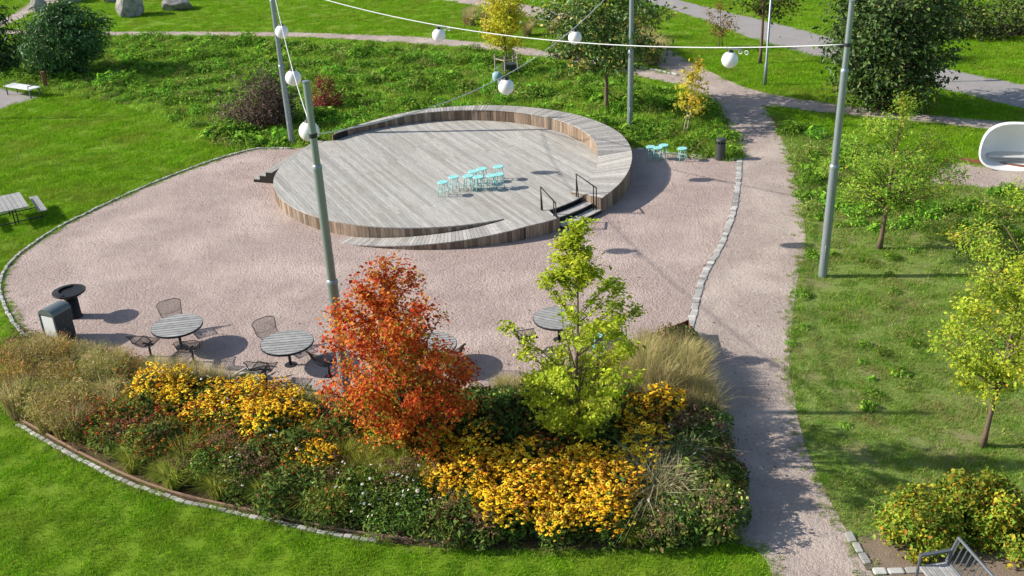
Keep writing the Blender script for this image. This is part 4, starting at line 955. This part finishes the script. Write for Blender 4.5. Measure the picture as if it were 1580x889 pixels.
for px, py, rx, lb, sd in ((1412, 840, .80, 'autumn-yellow bush left of the garden bench, nearest the path', 45), (1515, 812, .72, 'autumn-yellow bush behind the garden bench back', 47), (1588, 856, .85, 'golden bush at the right frame edge behind the bench', 49)):
    q = G(px, py); shrub('spirea_bush', lb, (q[0], q[1]+.15), rx, rx*.85, 0.82, 7200, 0.066, [(3, (0.42, 0.36, 0.035)), (6, (0.26, 0.36, 0.04)), (1.5, (0.54, 0.42, 0.04)), (3, (0.13, 0.22, 0.03)), (1, (0.36, 0.15, 0.03))], aspect=0.62, seed=sd, group='autumn bushes by the garden bench', cat='bush')
for px, py, w, h, lb, sd, pl in ((985, 60, 1.0, 1.5, 'tall bronze bush at the right of the broad tree behind the stage', 51, [(3, (0.17, 0.13, 0.04)), (3, (0.10, 0.13, 0.03)), (1, (0.28, 0.19, 0.05))]), (880, 88, 1.0, .8, 'dark low bush under the broad tree by the path', 53, [(4, (0.06, 0.10, 0.025)), (2, (0.14, 0.13, 0.04))]), (1330, 70, .9, 2.0, 'olive bronze shrub left of the biggest tree, by the road', 57, [(3, (0.22, 0.18, 0.06)), (3, (0.15, 0.15, 0.05))])):
    q = G(px, py); shrub('shrub', lb, q[:2], w, w*.9, h, 1500, 0.12, pl, seed=sd)

# ------------------------------------------------------------------ grasses and perennials: one of each variant, then copies
def blade_arrays(r, n, base_r, h, lean, width, bend=0.6):
    """arching two-piece blades: 5 verts each"""
    a = r.uniform(0, 2*math.pi, n); b0 = np.stack([np.cos(a), np.sin(a), np.zeros(n)], 1)*(base_r*np.sqrt(r.random(n)))[:, None]
    ang2 = a+r.normal(0, .7, n); dr = np.stack([np.cos(ang2), np.sin(ang2), np.zeros(n)], 1); sd = np.stack([-np.sin(ang2), np.cos(ang2), np.zeros(n)], 1)
    hh = h*r.uniform(.6, 1.12, n)[:, None]; ln = (lean*r.uniform(.1, 1.0, n))[:, None]; w = (width*r.uniform(.7, 1.3, n))[:, None]
    m1 = b0+dr*ln*0.3*hh+np.array([0, 0, 1])*hh*0.62; tp = b0+dr*ln*hh*(0.75+bend*.4)+np.array([0, 0, 1])*hh*(1-bend*ln*.45)
    return np.stack([b0-sd*w*.5, b0+sd*w*.5, m1+sd*w*.45, m1-sd*w*.45, tp], 1).reshape(-1, 3), tp, m1
BF = [(0, 1, 2), (0, 2, 3), (3, 2, 4)]
def blades(name, r, n, base_r, h, lean, width, pal, mat, bend=.6):
    V, tp, m1 = blade_arrays(r, n, base_r, h, lean, width, bend)
    return quad_mesh(name, V, pick(r, pal, n, .2), mat, 5, BF), tp, m1
def heads(name, r, P, size, pal, core, petals=8, tilt=.45):
    """flower heads: a shallow petal star round a dark cone"""
    n = len(P); N_ = unit(r.normal(0, tilt, (n, 3))+np.array([-.15, -.1, 1])); X = unit(np.cross(N_, np.array([.3, 1, .1]))); Y = np.cross(N_, X)
    k = petals*2; sz = (size*r.uniform(.55, 1.3, n))[:, None]; vs = [P+N_*sz*.12]
    rot = r.uniform(0, 1, n)[:, None]
    for i in range(k):
        w = 2*math.pi*i/k+rot; rr_ = sz*(0.5 if i % 2 == 0 else 0.43); vs.append(P+(X*np.cos(w)+Y*np.sin(w))*rr_-N_*sz*(.10 if i % 2 == 0 else .03))
    V = np.stack(vs, 1).reshape(-1, 3); F = [(0, 1+i, 1+(i+1) % k) for i in range(k)]
    cols = pick(r, pal, n, .13)
    cv = [P+N_*sz*.30]+[P+(X*math.cos(w)+Y*math.sin(w))*sz*.16+N_*sz*.08 for w in np.linspace(0, 2*math.pi, 6)[:-1]]
    V2 = np.stack(cv, 1).reshape(-1, 3); F2 = [(0, 1+i, 1+(i+1) % 5) for i in range(5)]
    return quad_mesh(name, V, cols, M['petal'], k+1, F), quad_mesh(name+'_cone', V2, np.tile(np.array(core), (n, 1)), M['petal'], 6, F2)
def leafy(name, r, n, rad_, h, leaf, aspect, pal, zmin=.05, dome=True, mat='leaf', up=.4):
    a = r.uniform(0, 2*math.pi, n); q = rad_*np.sqrt(r.random(n)); top = h*(1-.45*(q/rad_)**2) if dome else np.full(n, h)
    z = zmin+(top-zmin)*r.random(n)**0.7
    Cn = np.stack([q*np.cos(a), q*np.sin(a), z], 1)
    return quad_mesh(name, rand_leaves(r, Cn, leaf, aspect, up=up, out=unit(Cn*np.array([1, 1, .3]))), pick(r, pal, n, .25), M[mat])
def dome_pts(r, n, rad_, h, jit):
    a = r.uniform(0, 2*math.pi, n); q = rad_*np.sqrt(r.random(n)); return np.stack([q*np.cos(a), q*np.sin(a), h*(1-.30*(q/rad_)**2)+r.normal(0, jit, n)], 1)
GRN = [(4, (0.10, 0.18, 0.03)), (3, (0.16, 0.25, 0.04)), (2, (0.06, 0.11, 0.022))]
GOLD = [(5, (0.92, 0.57, 0.025)), (4, (0.94, 0.66, 0.06)), (1.6, (0.80, 0.38, 0.02)), (.7, (0.30, 0.14, 0.03))]
def make_plant(kind, v):
    r = np.random.default_rng(hash((kind, v, 7)) % 100000 if False else sum(map(ord, kind))*31+v)
    if kind == 'coneflower':
        t = thing('coneflower', '', 'flower', group='g'); new_obj('foliage', leafy('foliage', r, 380, .36, .64, .10, .30, GRN), t)
        a, b = heads('flower_heads', r, dome_pts(r, 96, .38, .71, .055), .082, GOLD, (.05, .022, .012), tilt=.28); fo = tag(new_obj('flower_heads', a, t), kind='stuff'); tag(new_obj('seed_cones', b, fo), kind='stuff')
    elif kind == 'rustflower':
        t = thing('helenium', '', 'flower', group='g'); new_obj('foliage', leafy('foliage', r, 420, .33, .66, .085, .25, [(3, (0.18, 0.27, 0.045)), (3, (0.28, 0.33, 0.06)), (2, (0.26, 0.18, 0.05))]), t)
        a, b = heads('flower_heads', r, dome_pts(r, 30, .34, .68, .08), .052, [(4, (0.42, 0.08, 0.025)), (2, (0.56, 0.18, 0.03)), (2, (0.22, 0.045, 0.02))], (.04, .02, .012)); fo = tag(new_obj('flower_heads', a, t), kind='stuff'); tag(new_obj('seed_cones', b, fo), kind='stuff')
    elif kind == 'feathergrass':
        t = thing('feather_grass', '', 'grass clump', group='g'); TN = [((0.40, 0.36, 0.09), (0.60, 0.47, 0.24)), ((0.26, 0.34, 0.05), (0.50, 0.44, 0.16)), ((0.34, 0.28, 0.07), (0.52, 0.31, 0.12)), ((0.24, 0.30, 0.05), (0.62, 0.50, 0.28))][v % 4]
        m, tp, m1 = blades('blade_tuft', r, 520, .17, .70, .6, .009, [(3, TN[0]), (2, (0.22, 0.29, 0.045)), (2, TN[1])], M['dry'])
        tag(new_obj('blade_tuft', m, t), kind='stuff'); P_ = np.repeat(tp[::3], 5, 0); P_ = P_+r.normal(0, .045, P_.shape)
        tag(new_obj('seed_plumes', quad_mesh('seed_plumes', rand_leaves(r, P_, .075, .11, up=.1), pick(r, [(4, TN[1]), (2, TN[0])], len(P_), .2), M['dry']), t), kind='stuff')
    elif kind == 'tangrass':
        t = thing('dry_grass', '', 'grass clump', group='g'); m, tp, m1 = blades('blade_tuft', r, 430, .15, .85, .7, .009, [(4, (0.62, 0.51, 0.28)), (2, (0.48, 0.42, 0.18)), (2, (0.30, 0.31, 0.08))], M['dry'])
        tag(new_obj('blade_tuft', m, t), kind='stuff')
    elif kind == 'archgrass':
        t = thing('arching_grass', '', 'grass clump', group='g'); m, tp, m1 = blades('blade_tuft', r, 190, .10, .80, 1.25, .016, [(4, (0.46, 0.42, 0.25)), (2, (0.30, 0.30, 0.14))], M['dry'], .95)
        tag(new_obj('blade_tuft', m, t), kind='stuff')
    elif kind == 'greengrass':
        t = thing('green_grass', '', 'grass clump', group='g'); m, tp, m1 = blades('blade_tuft', r, 420, .13, .62, .9, .011, [(4, (0.28, 0.36, 0.05)), (3, (0.42, 0.45, 0.08)), (1, (0.46, 0.40, 0.14))], M['dry'], .8)
        tag(new_obj('blade_tuft', m, t), kind='stuff')
    elif kind == 'sedum':
        t = thing('sedum', '', 'perennial', group='g'); new_obj('foliage', leafy('foliage', r, 430, .33, .46, .075, .5, [(3, (0.12, 0.20, 0.035)), (3, (0.20, 0.27, 0.055)), (1.2, (0.19, 0.14, 0.06)), (1, (.32, .36, .07))]), t)
        P_ = np.repeat(dome_pts(r, 34, .34, .52, .05), 16, 0); P_ = P_+r.normal(0, 1, P_.shape)*np.array([.035, .035, .014])
        tag(new_obj('seed_heads', quad_mesh('seed_heads', rand_leaves(r, P_, .024, .8, up=.6), pick(r, [(3, (0.19, 0.11, 0.07)), (3, (0.27, 0.17, 0.11)), (1, (0.36, 0.24, 0.14))], len(P_), .25), M['dry']), t), kind='stuff')
    elif kind == 'aster':
        t = thing('aster', '', 'flower', group='g'); new_obj('foliage', leafy('foliage', r, 420, .32, .50, .065, .35, [(3, (0.13, 0.22, 0.04)), (2, (0.25, 0.33, 0.06)), (2, (0.07, 0.12, 0.025))]), t)
        a, b = heads('flower_heads', r, dome_pts(r, 3, .28, .54, .05), .05, [(1, (0.80, 0.80, 0.76))], (.5, .40, .08), 7); fo = tag(new_obj('flower_heads', a, t), kind='stuff'); tag(new_obj('seed_cones', b, fo), kind='stuff')
    elif kind == 'greenshrub':
        t = thing('spurge', '', 'perennial', group='g'); new_obj('foliage', leafy('foliage', r, 900, .36, .55, .058, .42, [(4, (0.12, 0.23, 0.04)), (3, (0.18, 0.30, 0.05)), (2, (0.30, 0.36, 0.07)), (2, (.07, .13, .028))]), t)
        a, b = heads('flower_heads', r, dome_pts(r, 16, .36, .5, .06), .045, [(3, (0.62, 0.64, 0.20)), (1, (.7, .65, .3))], (.3, .3, .08), 6); fo = tag(new_obj('flower_heads', a, t), kind='stuff'); tag(new_obj('seed_cones', b, fo), kind='stuff')
    elif kind == 'shade':
        t = thing('cranesbill', '', 'perennial', group='g'); new_obj('foliage', leafy('foliage', r, 560, .36, .55, .085, .45, [(4, (0.08, 0.15, 0.03)), (3, (0.13, 0.20, 0.04)), (2, (0.21, 0.24, 0.05)), (1, (0.20, 0.10, .04))]), t)
    return t
PROTO = {}
USED = set()
INFO = {'coneflower': 'golden coneflowers', 'rustflower': 'rust-red flowers', 'feathergrass': 'feather grasses', 'tangrass': 'straw grasses', 'archgrass': 'arching grasses', 'greengrass': 'green grasses', 'sedum': 'brown seed-headed plants', 'aster': 'white asters', 'greenshrub': 'green bushy plants', 'shade': 'dark leafy plants'}
def place_plant(kind, v, loc, rz, s, label):
    key = (kind, v)
    if key not in PROTO: PROTO[key] = make_plant(kind, v)
    p = PROTO[key]
    if key in USED: p = dup(p, loc, rz)
    USED.add(key)
    p.location = loc; p.rotation_euler = (0, 0, rz); p.scale = (s, s, s*rng.uniform(.88, 1.15)); p['label'] = label; p['group'] = label.split(',')[0]
    return p
# what grows where, read off the photograph at the plants' tops
ZONES = [
 ('coneflower', [(203, 588), (262, 588), (262, 616), (203, 616)], 'the small left patch'),
 ('coneflower', [(262, 576), (330, 572), (400, 582), (478, 578), (480, 650), (452, 690), (375, 690), (372, 645), (300, 640), (262, 620)], 'the patch left of the red tree'),
 ('coneflower', [(438, 684), (506, 682), (506, 722), (438, 722)], 'the round patch near the front'),
 ('coneflower', [(668, 672), (750, 670), (770, 700), (860, 702), (930, 698), (985, 704), (985, 770), (955, 795), (880, 810), (800, 805), (740, 785), (668, 745)], 'the big blazing mass'),
 ('coneflower', [(962, 628), (1040, 625), (1042, 690), (975, 690)], 'the patch right of the yellow tree'),
 ('coneflower', [(520, 640), (590, 640), (600, 668), (520, 672)], 'the thin patch under the red tree'),
 ('feathergrass', [(-30, 515), (150, 520), (230, 545), (210, 600), (130, 640), (60, 690), (-30, 660)], 'the bed\'s left end by the litter bin'),
 ('tangrass', [(150, 535), (340, 565), (345, 600), (230, 600), (180, 570)], 'the grasses before the left table'),
 ('rustflower', [(140, 600), (300, 615), (372, 640), (380, 690), (250, 700), (140, 690), (100, 650)], 'the rusty area at the left'),
 ('rustflower', [(450, 650), (520, 660), (520, 690), (450, 690)], 'the strip between golden patches'),
 ('rustflower', [(770, 660), (905, 660), (905, 695), (770, 695)], 'the strip behind the big golden mass'),
 ('tangrass', [(745, 540), (800, 540), (830, 600), (760, 605)], 'the gap between the two trees'),
 ('greenshrub', [(755, 560), (850, 560), (850, 625), (755, 625)], 'the gap between the two trees'),
 ('tangrass', [(930, 525), (1085, 520), (1095, 620), (1010, 640), (960, 590)], 'the bed corner by the path'),
 ('archgrass', [(985, 690), (1060, 690), (1060, 765), (1000, 765)], 'the spot right of the golden mass'),
 ('greenshrub', [(1040, 670), (1180, 670), (1180, 850), (1020, 850), (1025, 765), (1060, 760)], 'the green corner at the right'),
 ('greengrass', [(520, 660), (650, 655), (660, 720), (560, 735), (510, 705)], 'the spot before the red tree'),
 ('greengrass', [(235, 700), (300, 700), (300, 755), (235, 755)], 'the front kerb on the left'),
 ('aster', [(500, 725), (690, 735), (690, 800), (520, 795)], 'the front centre of the bed'),
 ('aster', [(130, 690), (235, 690), (235, 740), (130, 735)], 'the front left of the bed'),
 ('shade', [(560, 590), (960, 590), (1000, 700), (560, 700)], 'the shade under the two trees'),
]
PHRASE = {'coneflower': 'golden coneflower clump', 'rustflower': 'rust-red flowering clump', 'feathergrass': 'fluffy olive-tan grass clump', 'tangrass': 'wispy straw-coloured grass clump', 'archgrass': 'pale arching grass clump', 'greengrass': 'green-gold grass clump', 'sedum': 'brown seed-headed clump', 'aster': 'white-dotted aster clump', 'greenshrub': 'green bushy clump', 'shade': 'dark leafy clump'}
xs = bed_poly[:, 0]; ys = bed_poly[:, 1]
yy = ys.min()+0.12; row = 0
SPC = 0.355
SPOTS = {}
while yy < ys.max():
    x = xs.min()+(row % 2)*SPC*.5
    while x < xs.max():
        X, Y = x+rng.uniform(-.12, .12), yy+rng.uniform(-.12, .12); x += SPC
        if not inside(bed_poly, np.array([X]), np.array([Y]))[0]: continue
        u = PX((X, Y, 0.55)); kind = lab = None
        for k_, pg, lb in ZONES:
            if inside(pg, np.array([u[0]]), np.array([u[1]]))[0]: kind, lab = k_, lb; break
        dfront = np.min(np.hypot(bed_front[:, 0]-X, bed_front[:, 1]-Y)); dback = np.min(np.hypot(bed_back[:, 0]-X, bed_back[:, 1]-Y))
        if dfront < (0.22 if u[0] < 420 else 0.15): continue
        if kind is None:
            lab = 'the left half of the bed' if u[0] < 560 else ('the front centre of the bed' if u[0] < 780 else 'the right half of the bed')
            if dback < 0.4 and u[0] < 1000: kind = rng.choice(['tangrass', 'greengrass', 'rustflower']); lab = 'the bed\'s back edge'
            else: kind = rng.choice(['sedum', 'sedum', 'greenshrub', 'shade', 'aster', 'rustflower', 'greengrass', 'greengrass'] if u[0] < 1000 else ['greenshrub', 'sedum'])
        elif kind == 'coneflower' and 'blazing' not in lab and rng.random() < .42: kind = rng.choice(['rustflower', 'rustflower', 'greengrass', 'shade', 'aster'])
        elif kind == 'greenshrub' and 'corner' in lab and rng.random() < .45: kind = rng.choice(['sedum', 'shade', 'aster', 'greengrass'])
        elif kind == 'feathergrass' and rng.random() < .45: kind = rng.choice(['greengrass', 'greengrass', 'rustflower', 'tangrass'])
        elif kind == 'rustflower' and rng.random() < .35: kind = rng.choice(['greengrass', 'sedum', 'shade'])
        s = rng.uniform(.75, 1.1)*float(np.interp(dback, [0, .9], [.58, 1.05]))*(0.9 if dfront < .4 else 1.0)*(1.25 if kind in ('sedum', 'aster', 'shade', 'greenshrub') else 1.0)*(1.12 if u[0] > 980 else 1.0)
        SPOTS.setdefault((kind, lab), []).append((X, Y, u, s))
    yy += SPC*.87; row += 1
for (kind, lab), L_ in SPOTS.items():
    U = np.array([q[2] for q in L_]); mx, Mx = U[:, 0].min(), U[:, 0].max()+1; my, My = U[:, 1].min(), U[:, 1].max()+1
    nc = 5 if len(L_) > 30 else (3 if len(L_) > 5 else 2); nr = 3 if len(L_) > 30 else (2 if len(L_) > 9 else 1)
    CN = {5: ['far left', 'centre left', 'centre', 'centre right', 'far right'], 3: ['left', 'middle', 'right'], 2: ['left', 'right']}[nc]; RN = {3: ['back row', 'middle row', 'front row'], 2: ['back', 'front'], 1: ['']}[nr]
    for X, Y, u, s in L_:
        pos = (RN[int((u[1]-my)/(My-my)*nr)]+' '+CN[int((u[0]-mx)/(Mx-mx)*nc)]).strip()
        p = place_plant(kind, rng.randrange(4), (X, Y, 0.014), rng.uniform(0, 6.28), s, PHRASE[kind]+', '+pos+' of '+lab.replace('the bed', 'bed')); p['group'] = PHRASE[kind]+'s in '+lab

# ------------------------------------------------------------------ grasses along the back path
for i in range(64):
    u = rng.random(); q = G(880+u*140+rng.uniform(-12, 12), 60+u*38+rng.uniform(-14, 7))
    p = dup(PROTO[('tangrass', 0)] if i % 3 else PROTO[('greengrass', 0)], (q[0], q[1], 0), rng.uniform(0, 6)); s = rng.uniform(1.1, 1.6); p.scale = (s*1.3, s*1.3, s)
    pos = ['left end', 'left part', 'middle', 'right part', 'right end'][min(4, int(u*5))]
    p['label'] = ('wispy straw-coloured' if i % 3 else 'green-gold')+' grass clump, %s of the verge by the back path' % pos; p['group'] = 'grasses on the verge by the back path'
for i in range(26):
    q = G(rng.uniform(700, 905), rng.uniform(18, 62)*1.0)
    if not inside(np.concatenate([jn_up, np.array(GP([(560, 49)])), back_top[::-1]]) if False else GP([(690, 14), (830, 38), (905, 54), (930, 92), (880, 82), (800, 66), (740, 58)]), np.array([q[0]]), np.array([q[1]]))[0]: continue
    p = dup(PROTO[('tangrass', 1)], (q[0], q[1], 0), rng.uniform(0, 6)); p['label'] = 'wispy straw-coloured grass clump beyond the path, behind the narrow yellow tree'; p['group'] = 'grasses behind the yellow tree'; p.scale = (1.2, 1.2, 1)

# ------------------------------------------------------------------ turf and ground cover (nobody could count it)
RG = np.random.default_rng(77)
def tuft_mesh(name, n, size, h, w, pal, mat, seed):
    r = np.random.default_rng(seed); b = np.stack([r.uniform(-size, size, n), r.uniform(-size, size, n), np.zeros(n)], 1)
    a = r.uniform(0, 6.28, n); d = np.stack([np.cos(a), np.sin(a), np.zeros(n)], 1); s = np.stack([-np.sin(a), np.cos(a), np.zeros(n)], 1)
    hh = h*r.uniform(.5, 1.3, n)[:, None]; V = np.stack([b-s*w/2, b+s*w/2, b+d*hh*r.uniform(.1, .9, n)[:, None]+np.array([0, 0, 1])*hh], 1).reshape(-1, 3)
    return quad_mesh(name, V, pick(r, pal, n, .2), mat, 3, [(0, 1, 2)])
def weed_mesh(name, n, rad_, h, leaf, aspect, pal, mat, seed):
    r = np.random.default_rng(seed); a = r.uniform(0, 6.28, n); q = rad_*np.sqrt(r.random(n)); z = h*(.25+.75*r.random(n))*(1-.5*(q/rad_)**2)
    Cn = np.stack([q*np.cos(a), q*np.sin(a), z], 1); return quad_mesh(name, rand_leaves(r, Cn, leaf, aspect, up=.5, out=unit(Cn*np.array([1, 1, .4])+1e-4)), pick(r, pal, n, .22), M[mat] if isinstance(mat, str) else mat)
def scatter(name, label, P, S_, meshes, cat):
    coll = bpy.data.collections.new(name+'_pieces')
    for k, me in enumerate(meshes): coll.objects.link(bpy.data.objects.new('%s_piece' % name, me))
    me = bpy.data.meshes.new(name); me.vertices.add(len(P)); me.vertices.foreach_set('co', np.ascontiguousarray(P, np.float32).ravel())
    at = me.attributes.new('size', 'FLOAT', 'POINT'); at.data.foreach_set('value', np.ascontiguousarray(S_, np.float32)); me.update()
    o = tag(new_obj(name, me), label, cat, kind='stuff')
    ng = bpy.data.node_groups.new(name, 'GeometryNodeTree'); ng.interface.new_socket('Geometry', in_out='INPUT', socket_type='NodeSocketGeometry'); ng.interface.new_socket('Geometry', in_out='OUTPUT', socket_type='NodeSocketGeometry')
    nd, lk = ng.nodes, ng.links; gi, go = nd.new('NodeGroupInput'), nd.new('NodeGroupOutput')
    ci = nd.new('GeometryNodeCollectionInfo'); ci.inputs['Collection'].default_value = coll; ci.inputs['Separate Children'].default_value = True; ci.inputs['Reset Children'].default_value = True
    ip = nd.new('GeometryNodeInstanceOnPoints'); ip.inputs['Pick Instance'].default_value = True
    rv = nd.new('FunctionNodeRandomValue'); rv.data_type = 'FLOAT_VECTOR'; rv.inputs[0].default_value = (-.08, -.08, 0); rv.inputs[1].default_value = (.08, .08, 6.283)
    na = nd.new('GeometryNodeInputNamedAttribute'); na.data_type = 'FLOAT'; na.inputs['Name'].default_value = 'size'
    lk.new(gi.outputs[0], ip.inputs['Points']); lk.new(ci.outputs[0], ip.inputs['Instance']); lk.new(rv.outputs[0], ip.inputs['Rotation']); lk.new(na.outputs['Attribute'], ip.inputs['Scale']); lk.new(ip.outputs[0], go.inputs[0])
    md = o.modifiers.new('scatter', 'NODES'); md.node_group = ng
    return o
def field(bands, pad=40):
    """random points on the ground in view, thinner with distance"""
    out = []
    for y0, y1, dens in bands:
        xw = 0.60*(y1+12)+2; n = int(dens*2*xw*(y1-y0)); X = RG.uniform(-xw, xw, n); Y = RG.uniform(y0, y1, n); out.append(np.stack([X, Y], 1))
    A = np.concatenate(out); u = PX(np.column_stack([A, np.zeros(len(A))])); return A[(u[:, 0] > -pad) & (u[:, 0] < W+pad) & (u[:, 1] > -pad) & (u[:, 1] < H+pad)]
def out_of(A, polys):
    k = np.ones(len(A), bool)
    for p in polys: k &= ~inside(p, A[:, 0], A[:, 1])
    return A[k]
stage_out = np.array([on2(a, R2+.3) for a in np.linspace(0, 6.28, 60)]); stage_l = np.array([on1(a, R1+.1) for a in np.linspace(0, 6.28, 60)]); stage_l2 = np.array([fa, fa+fn*.85, fb+fn*.85, fb])
backs = np.concatenate([back_top, back_bot]); junc = np.concatenate([jn_up, jn_dn[:-1], rt_top, rt_bot, np.array(GP([(1184, 172), (1126, 196), (1110, 172), (1098, 154), (1060, 136)]))])
HARD = [plaza_poly, path_poly, bed_poly, backs, junc, road_poly, pad_poly, ul_poly, shellpad_poly, benchpad_poly, stage_out, stage_l, stage_l2]
bank_poly = np.array(GP([(110, 62), (165, 60), (330, 60), (600, 70), (720, 78), (820, 92), (930, 116), (1040, 145), (1095, 165), (1132, 222), (1138, 246), (985, 229), (780, 300), (500, 300), (452, 227), (400, 228), (372, 232), (330, 215), (270, 190), (200, 163), (130, 152), (75, 146), (0, 120), (-40, 100), (-40, 70)]))
TURF = [(4, (0.225, 0.45, 0.015)), (3, (0.30, 0.53, 0.02)), (2.4, (0.13, 0.29, 0.012)), (.6, (0.38, 0.40, 0.08))]
DENS = [(8, 22, 34), (22, 34, 20), (34, 50, 12), (50, 82, 8)]
A = out_of(field(DENS), HARD+[weedy_poly, bank_poly])
d_ = np.hypot(A[:, 0], A[:, 1])
scatter('lawn_grass', 'short bright green mown grass of the lawns', np.column_stack([A, np.zeros(len(A))]), np.clip(d_/26, .85, 1.5)*RG.uniform(.75, 1.25, len(A)), [tuft_mesh('turf_tuft', 120, .2, .05, .011, TURF, M['turf'], k) for k in range(3)], 'grass')
RT = [(4, (0.23, 0.40, 0.045)), (3, (0.31, 0.43, 0.07)), (2, (0.14, 0.29, 0.03)), (1.4, (0.46, 0.42, 0.18))]
A = field([(8, 22, 30), (22, 36, 16), (36, 45, 8)]); A = A[inside(weedy_poly, A[:, 0], A[:, 1])]; A = out_of(A, HARD); d_ = np.hypot(A[:, 0], A[:, 1])
scatter('rough_grass', 'patchy dry and green rough grass right of the gravel path', np.column_stack([A, np.zeros(len(A))]), np.clip(d_/24, .85, 1.6)*RG.uniform(.7, 1.3, len(A)), [tuft_mesh('rough_tuft', 100, .2, .065, .011, RT, M['rough_turf'], 10+k) for k in range(3)], 'grass')
WG = [(4, (0.19, 0.39, 0.035)), (3, (0.28, 0.48, 0.05)), (2, (0.10, 0.24, 0.028)), (1, (0.40, 0.52, 0.09))]
def lump_noise(A, f, seed):
    r = np.random.default_rng(seed); s = np.zeros(len(A))
    for k in range(7):
        d = r.normal(size=2); d /= np.linalg.norm(d); s += np.sin(A@d*f*r.uniform(.6, 1.7)+r.uniform(0, 6))
    return s/2.6
A = field([(22, 34, 7), (34, 60, 5.5)]); A = A[inside(bank_poly, A[:, 0], A[:, 1])]; A = out_of(A, [p for p in HARD if p is not pad_poly]+[pad_poly]); ln = lump_noise(A, 1.6, 5)
sz = (1.0+.42*ln)*RG.uniform(.65, 1.4, len(A)); keep = sz > .5; A = A[keep]; sz = np.clip(sz[keep], .5, 2.4)
bank_weeds = [weed_mesh('weed_clump', 130, .34, .27, .10, .40, WG, 'weed', 20), weed_mesh('weed_clump', 120, .30, .22, .085, .55, WG, 'weed', 21), weed_mesh('weed_clump', 150, .34, .36, .15, .16, WG, 'weed', 22), weed_mesh('weed_clump', 70, .24, .2, .14, .4, WG, 'weed', 23), weed_mesh('weed_clump', 150, .36, .24, .13, .14, [(3, (0.34, 0.42, 0.09)), (2, (0.22, 0.38, 0.05)), (1, (0.44, 0.40, 0.16))], 'weed', 24)]
scatter('bank_plants', 'dense leafy weeds and tall grass covering the bank behind the stage', np.column_stack([A, np.zeros(len(A))]), sz, bank_weeds, 'ground cover')
A = field([(22, 34, 16), (34, 60, 9)]); A = A[inside(bank_poly, A[:, 0], A[:, 1])]; A = out_of(A, HARD)
scatter('bank_grass', 'tall green grass between the weeds on the bank', np.column_stack([A, np.zeros(len(A))]), RG.uniform(1.4, 2.8, len(A)), [tuft_mesh('bank_tuft', 90, .13, .07, .012, [(4, (0.24, 0.44, 0.034)), (3, (0.32, 0.52, 0.05)), (2, (0.38, 0.48, 0.08))], M['weed'], 30+k) for k in range(3)], 'grass')
A = field([(8, 20, 1.6), (20, 36, 3.4), (36, 44, 4)]); A = A[inside(weedy_poly, A[:, 0], A[:, 1])]; A = out_of(A, HARD); ln = lump_noise(A, 1.3, 9)
dp = np.array([np.min(np.hypot(path_right[:, 0]-p[0], path_right[:, 1]-p[1])) for p in A]); far = A[:, 1] > 26
keep = (ln > .35) | ((dp < .4) & (RG.random(len(A)) < .5)) | (far & (ln > -.5)); A = A[keep]
scatter('lawn_weeds', 'scattered leafy weeds in the rough lawn right of the path', np.column_stack([A, np.zeros(len(A))]), RG.uniform(.4, .95, len(A))*np.where(A[:, 1] > 26, 1.55, .85), bank_weeds, 'weeds')

E_ = []
for ln_, w_ in ((path_right, .13), (path_left, .1), (edge_left, .09), (bed_front, .09), (back_top, .2), (back_bot, .2), (rt_top, .2), (rt_bot, .2), (path_up, .15)):
    q = np.repeat(ln_, 6 if w_ < .2 else 5, 0); E_.append(q+RG.normal(0, w_, q.shape))
A = out_of(np.concatenate(E_), [bed_poly, stage_l]); k_ = RG.random(len(A)) < .8; A = A[k_]; u = PX(np.column_stack([A, np.zeros(len(A))])); A = A[(u[:, 0] > -30) & (u[:, 0] < W+30) & (u[:, 1] > -30) & (u[:, 1] < H+30)]
scatter('edge_grass', 'loose grass tufts creeping over the path and kerb edges', np.column_stack([A, np.zeros(len(A))]), RG.uniform(.5, 1.2, len(A)), [tuft_mesh('edge_tuft', 40, .07, .06, .011, RT, M['rough_turf'], 50+k) for k in range(3)], 'grass')
# fallen leaves and twigs on the gravel
n = 1500; A = field([(14, 40, 2.2)]); A = A[inside(plaza_poly, A[:, 0], A[:, 1]) | inside(path_poly, A[:, 0], A[:, 1]) | (RG.random(len(A)) < .25)]; A = out_of(A, [bed_poly, stage_out, stage_l, stage_l2]); A = np.concatenate([A, np.repeat(np.array([mp[:2], yt[:2]]), 160, 0)*0+np.array([[1.5, 18.2]])+RG.normal(0, 1, (320, 2))*np.array([3.5, .9])]); A = out_of(A, [bed_poly])
r = np.random.default_rng(5); P_ = np.column_stack([A, np.where(inside(plaza_poly, A[:, 0], A[:, 1]) | inside(path_poly, A[:, 0], A[:, 1]), .022, .05)])
o = tag(new_obj('fallen_leaves', quad_mesh('fallen_leaves', rand_leaves(r, P_, .042, .6, up=2.5), pick(r, [(3, (0.22, 0.14, 0.08)), (3, (0.15, 0.10, 0.07)), (2, (0.36, 0.24, 0.10)), (1, (0.30, 0.08, 0.04))], len(P_), .25), M['dry'])), 'tiny fallen leaves strewn over the gravel and lawns', 'leaves', kind='stuff')
# remove plants made as a pattern but never placed
for k, p in PROTO.items():
    if k not in USED:
        for c in list(p.children): bpy.data.objects.remove(c)
        bpy.data.objects.remove(p)
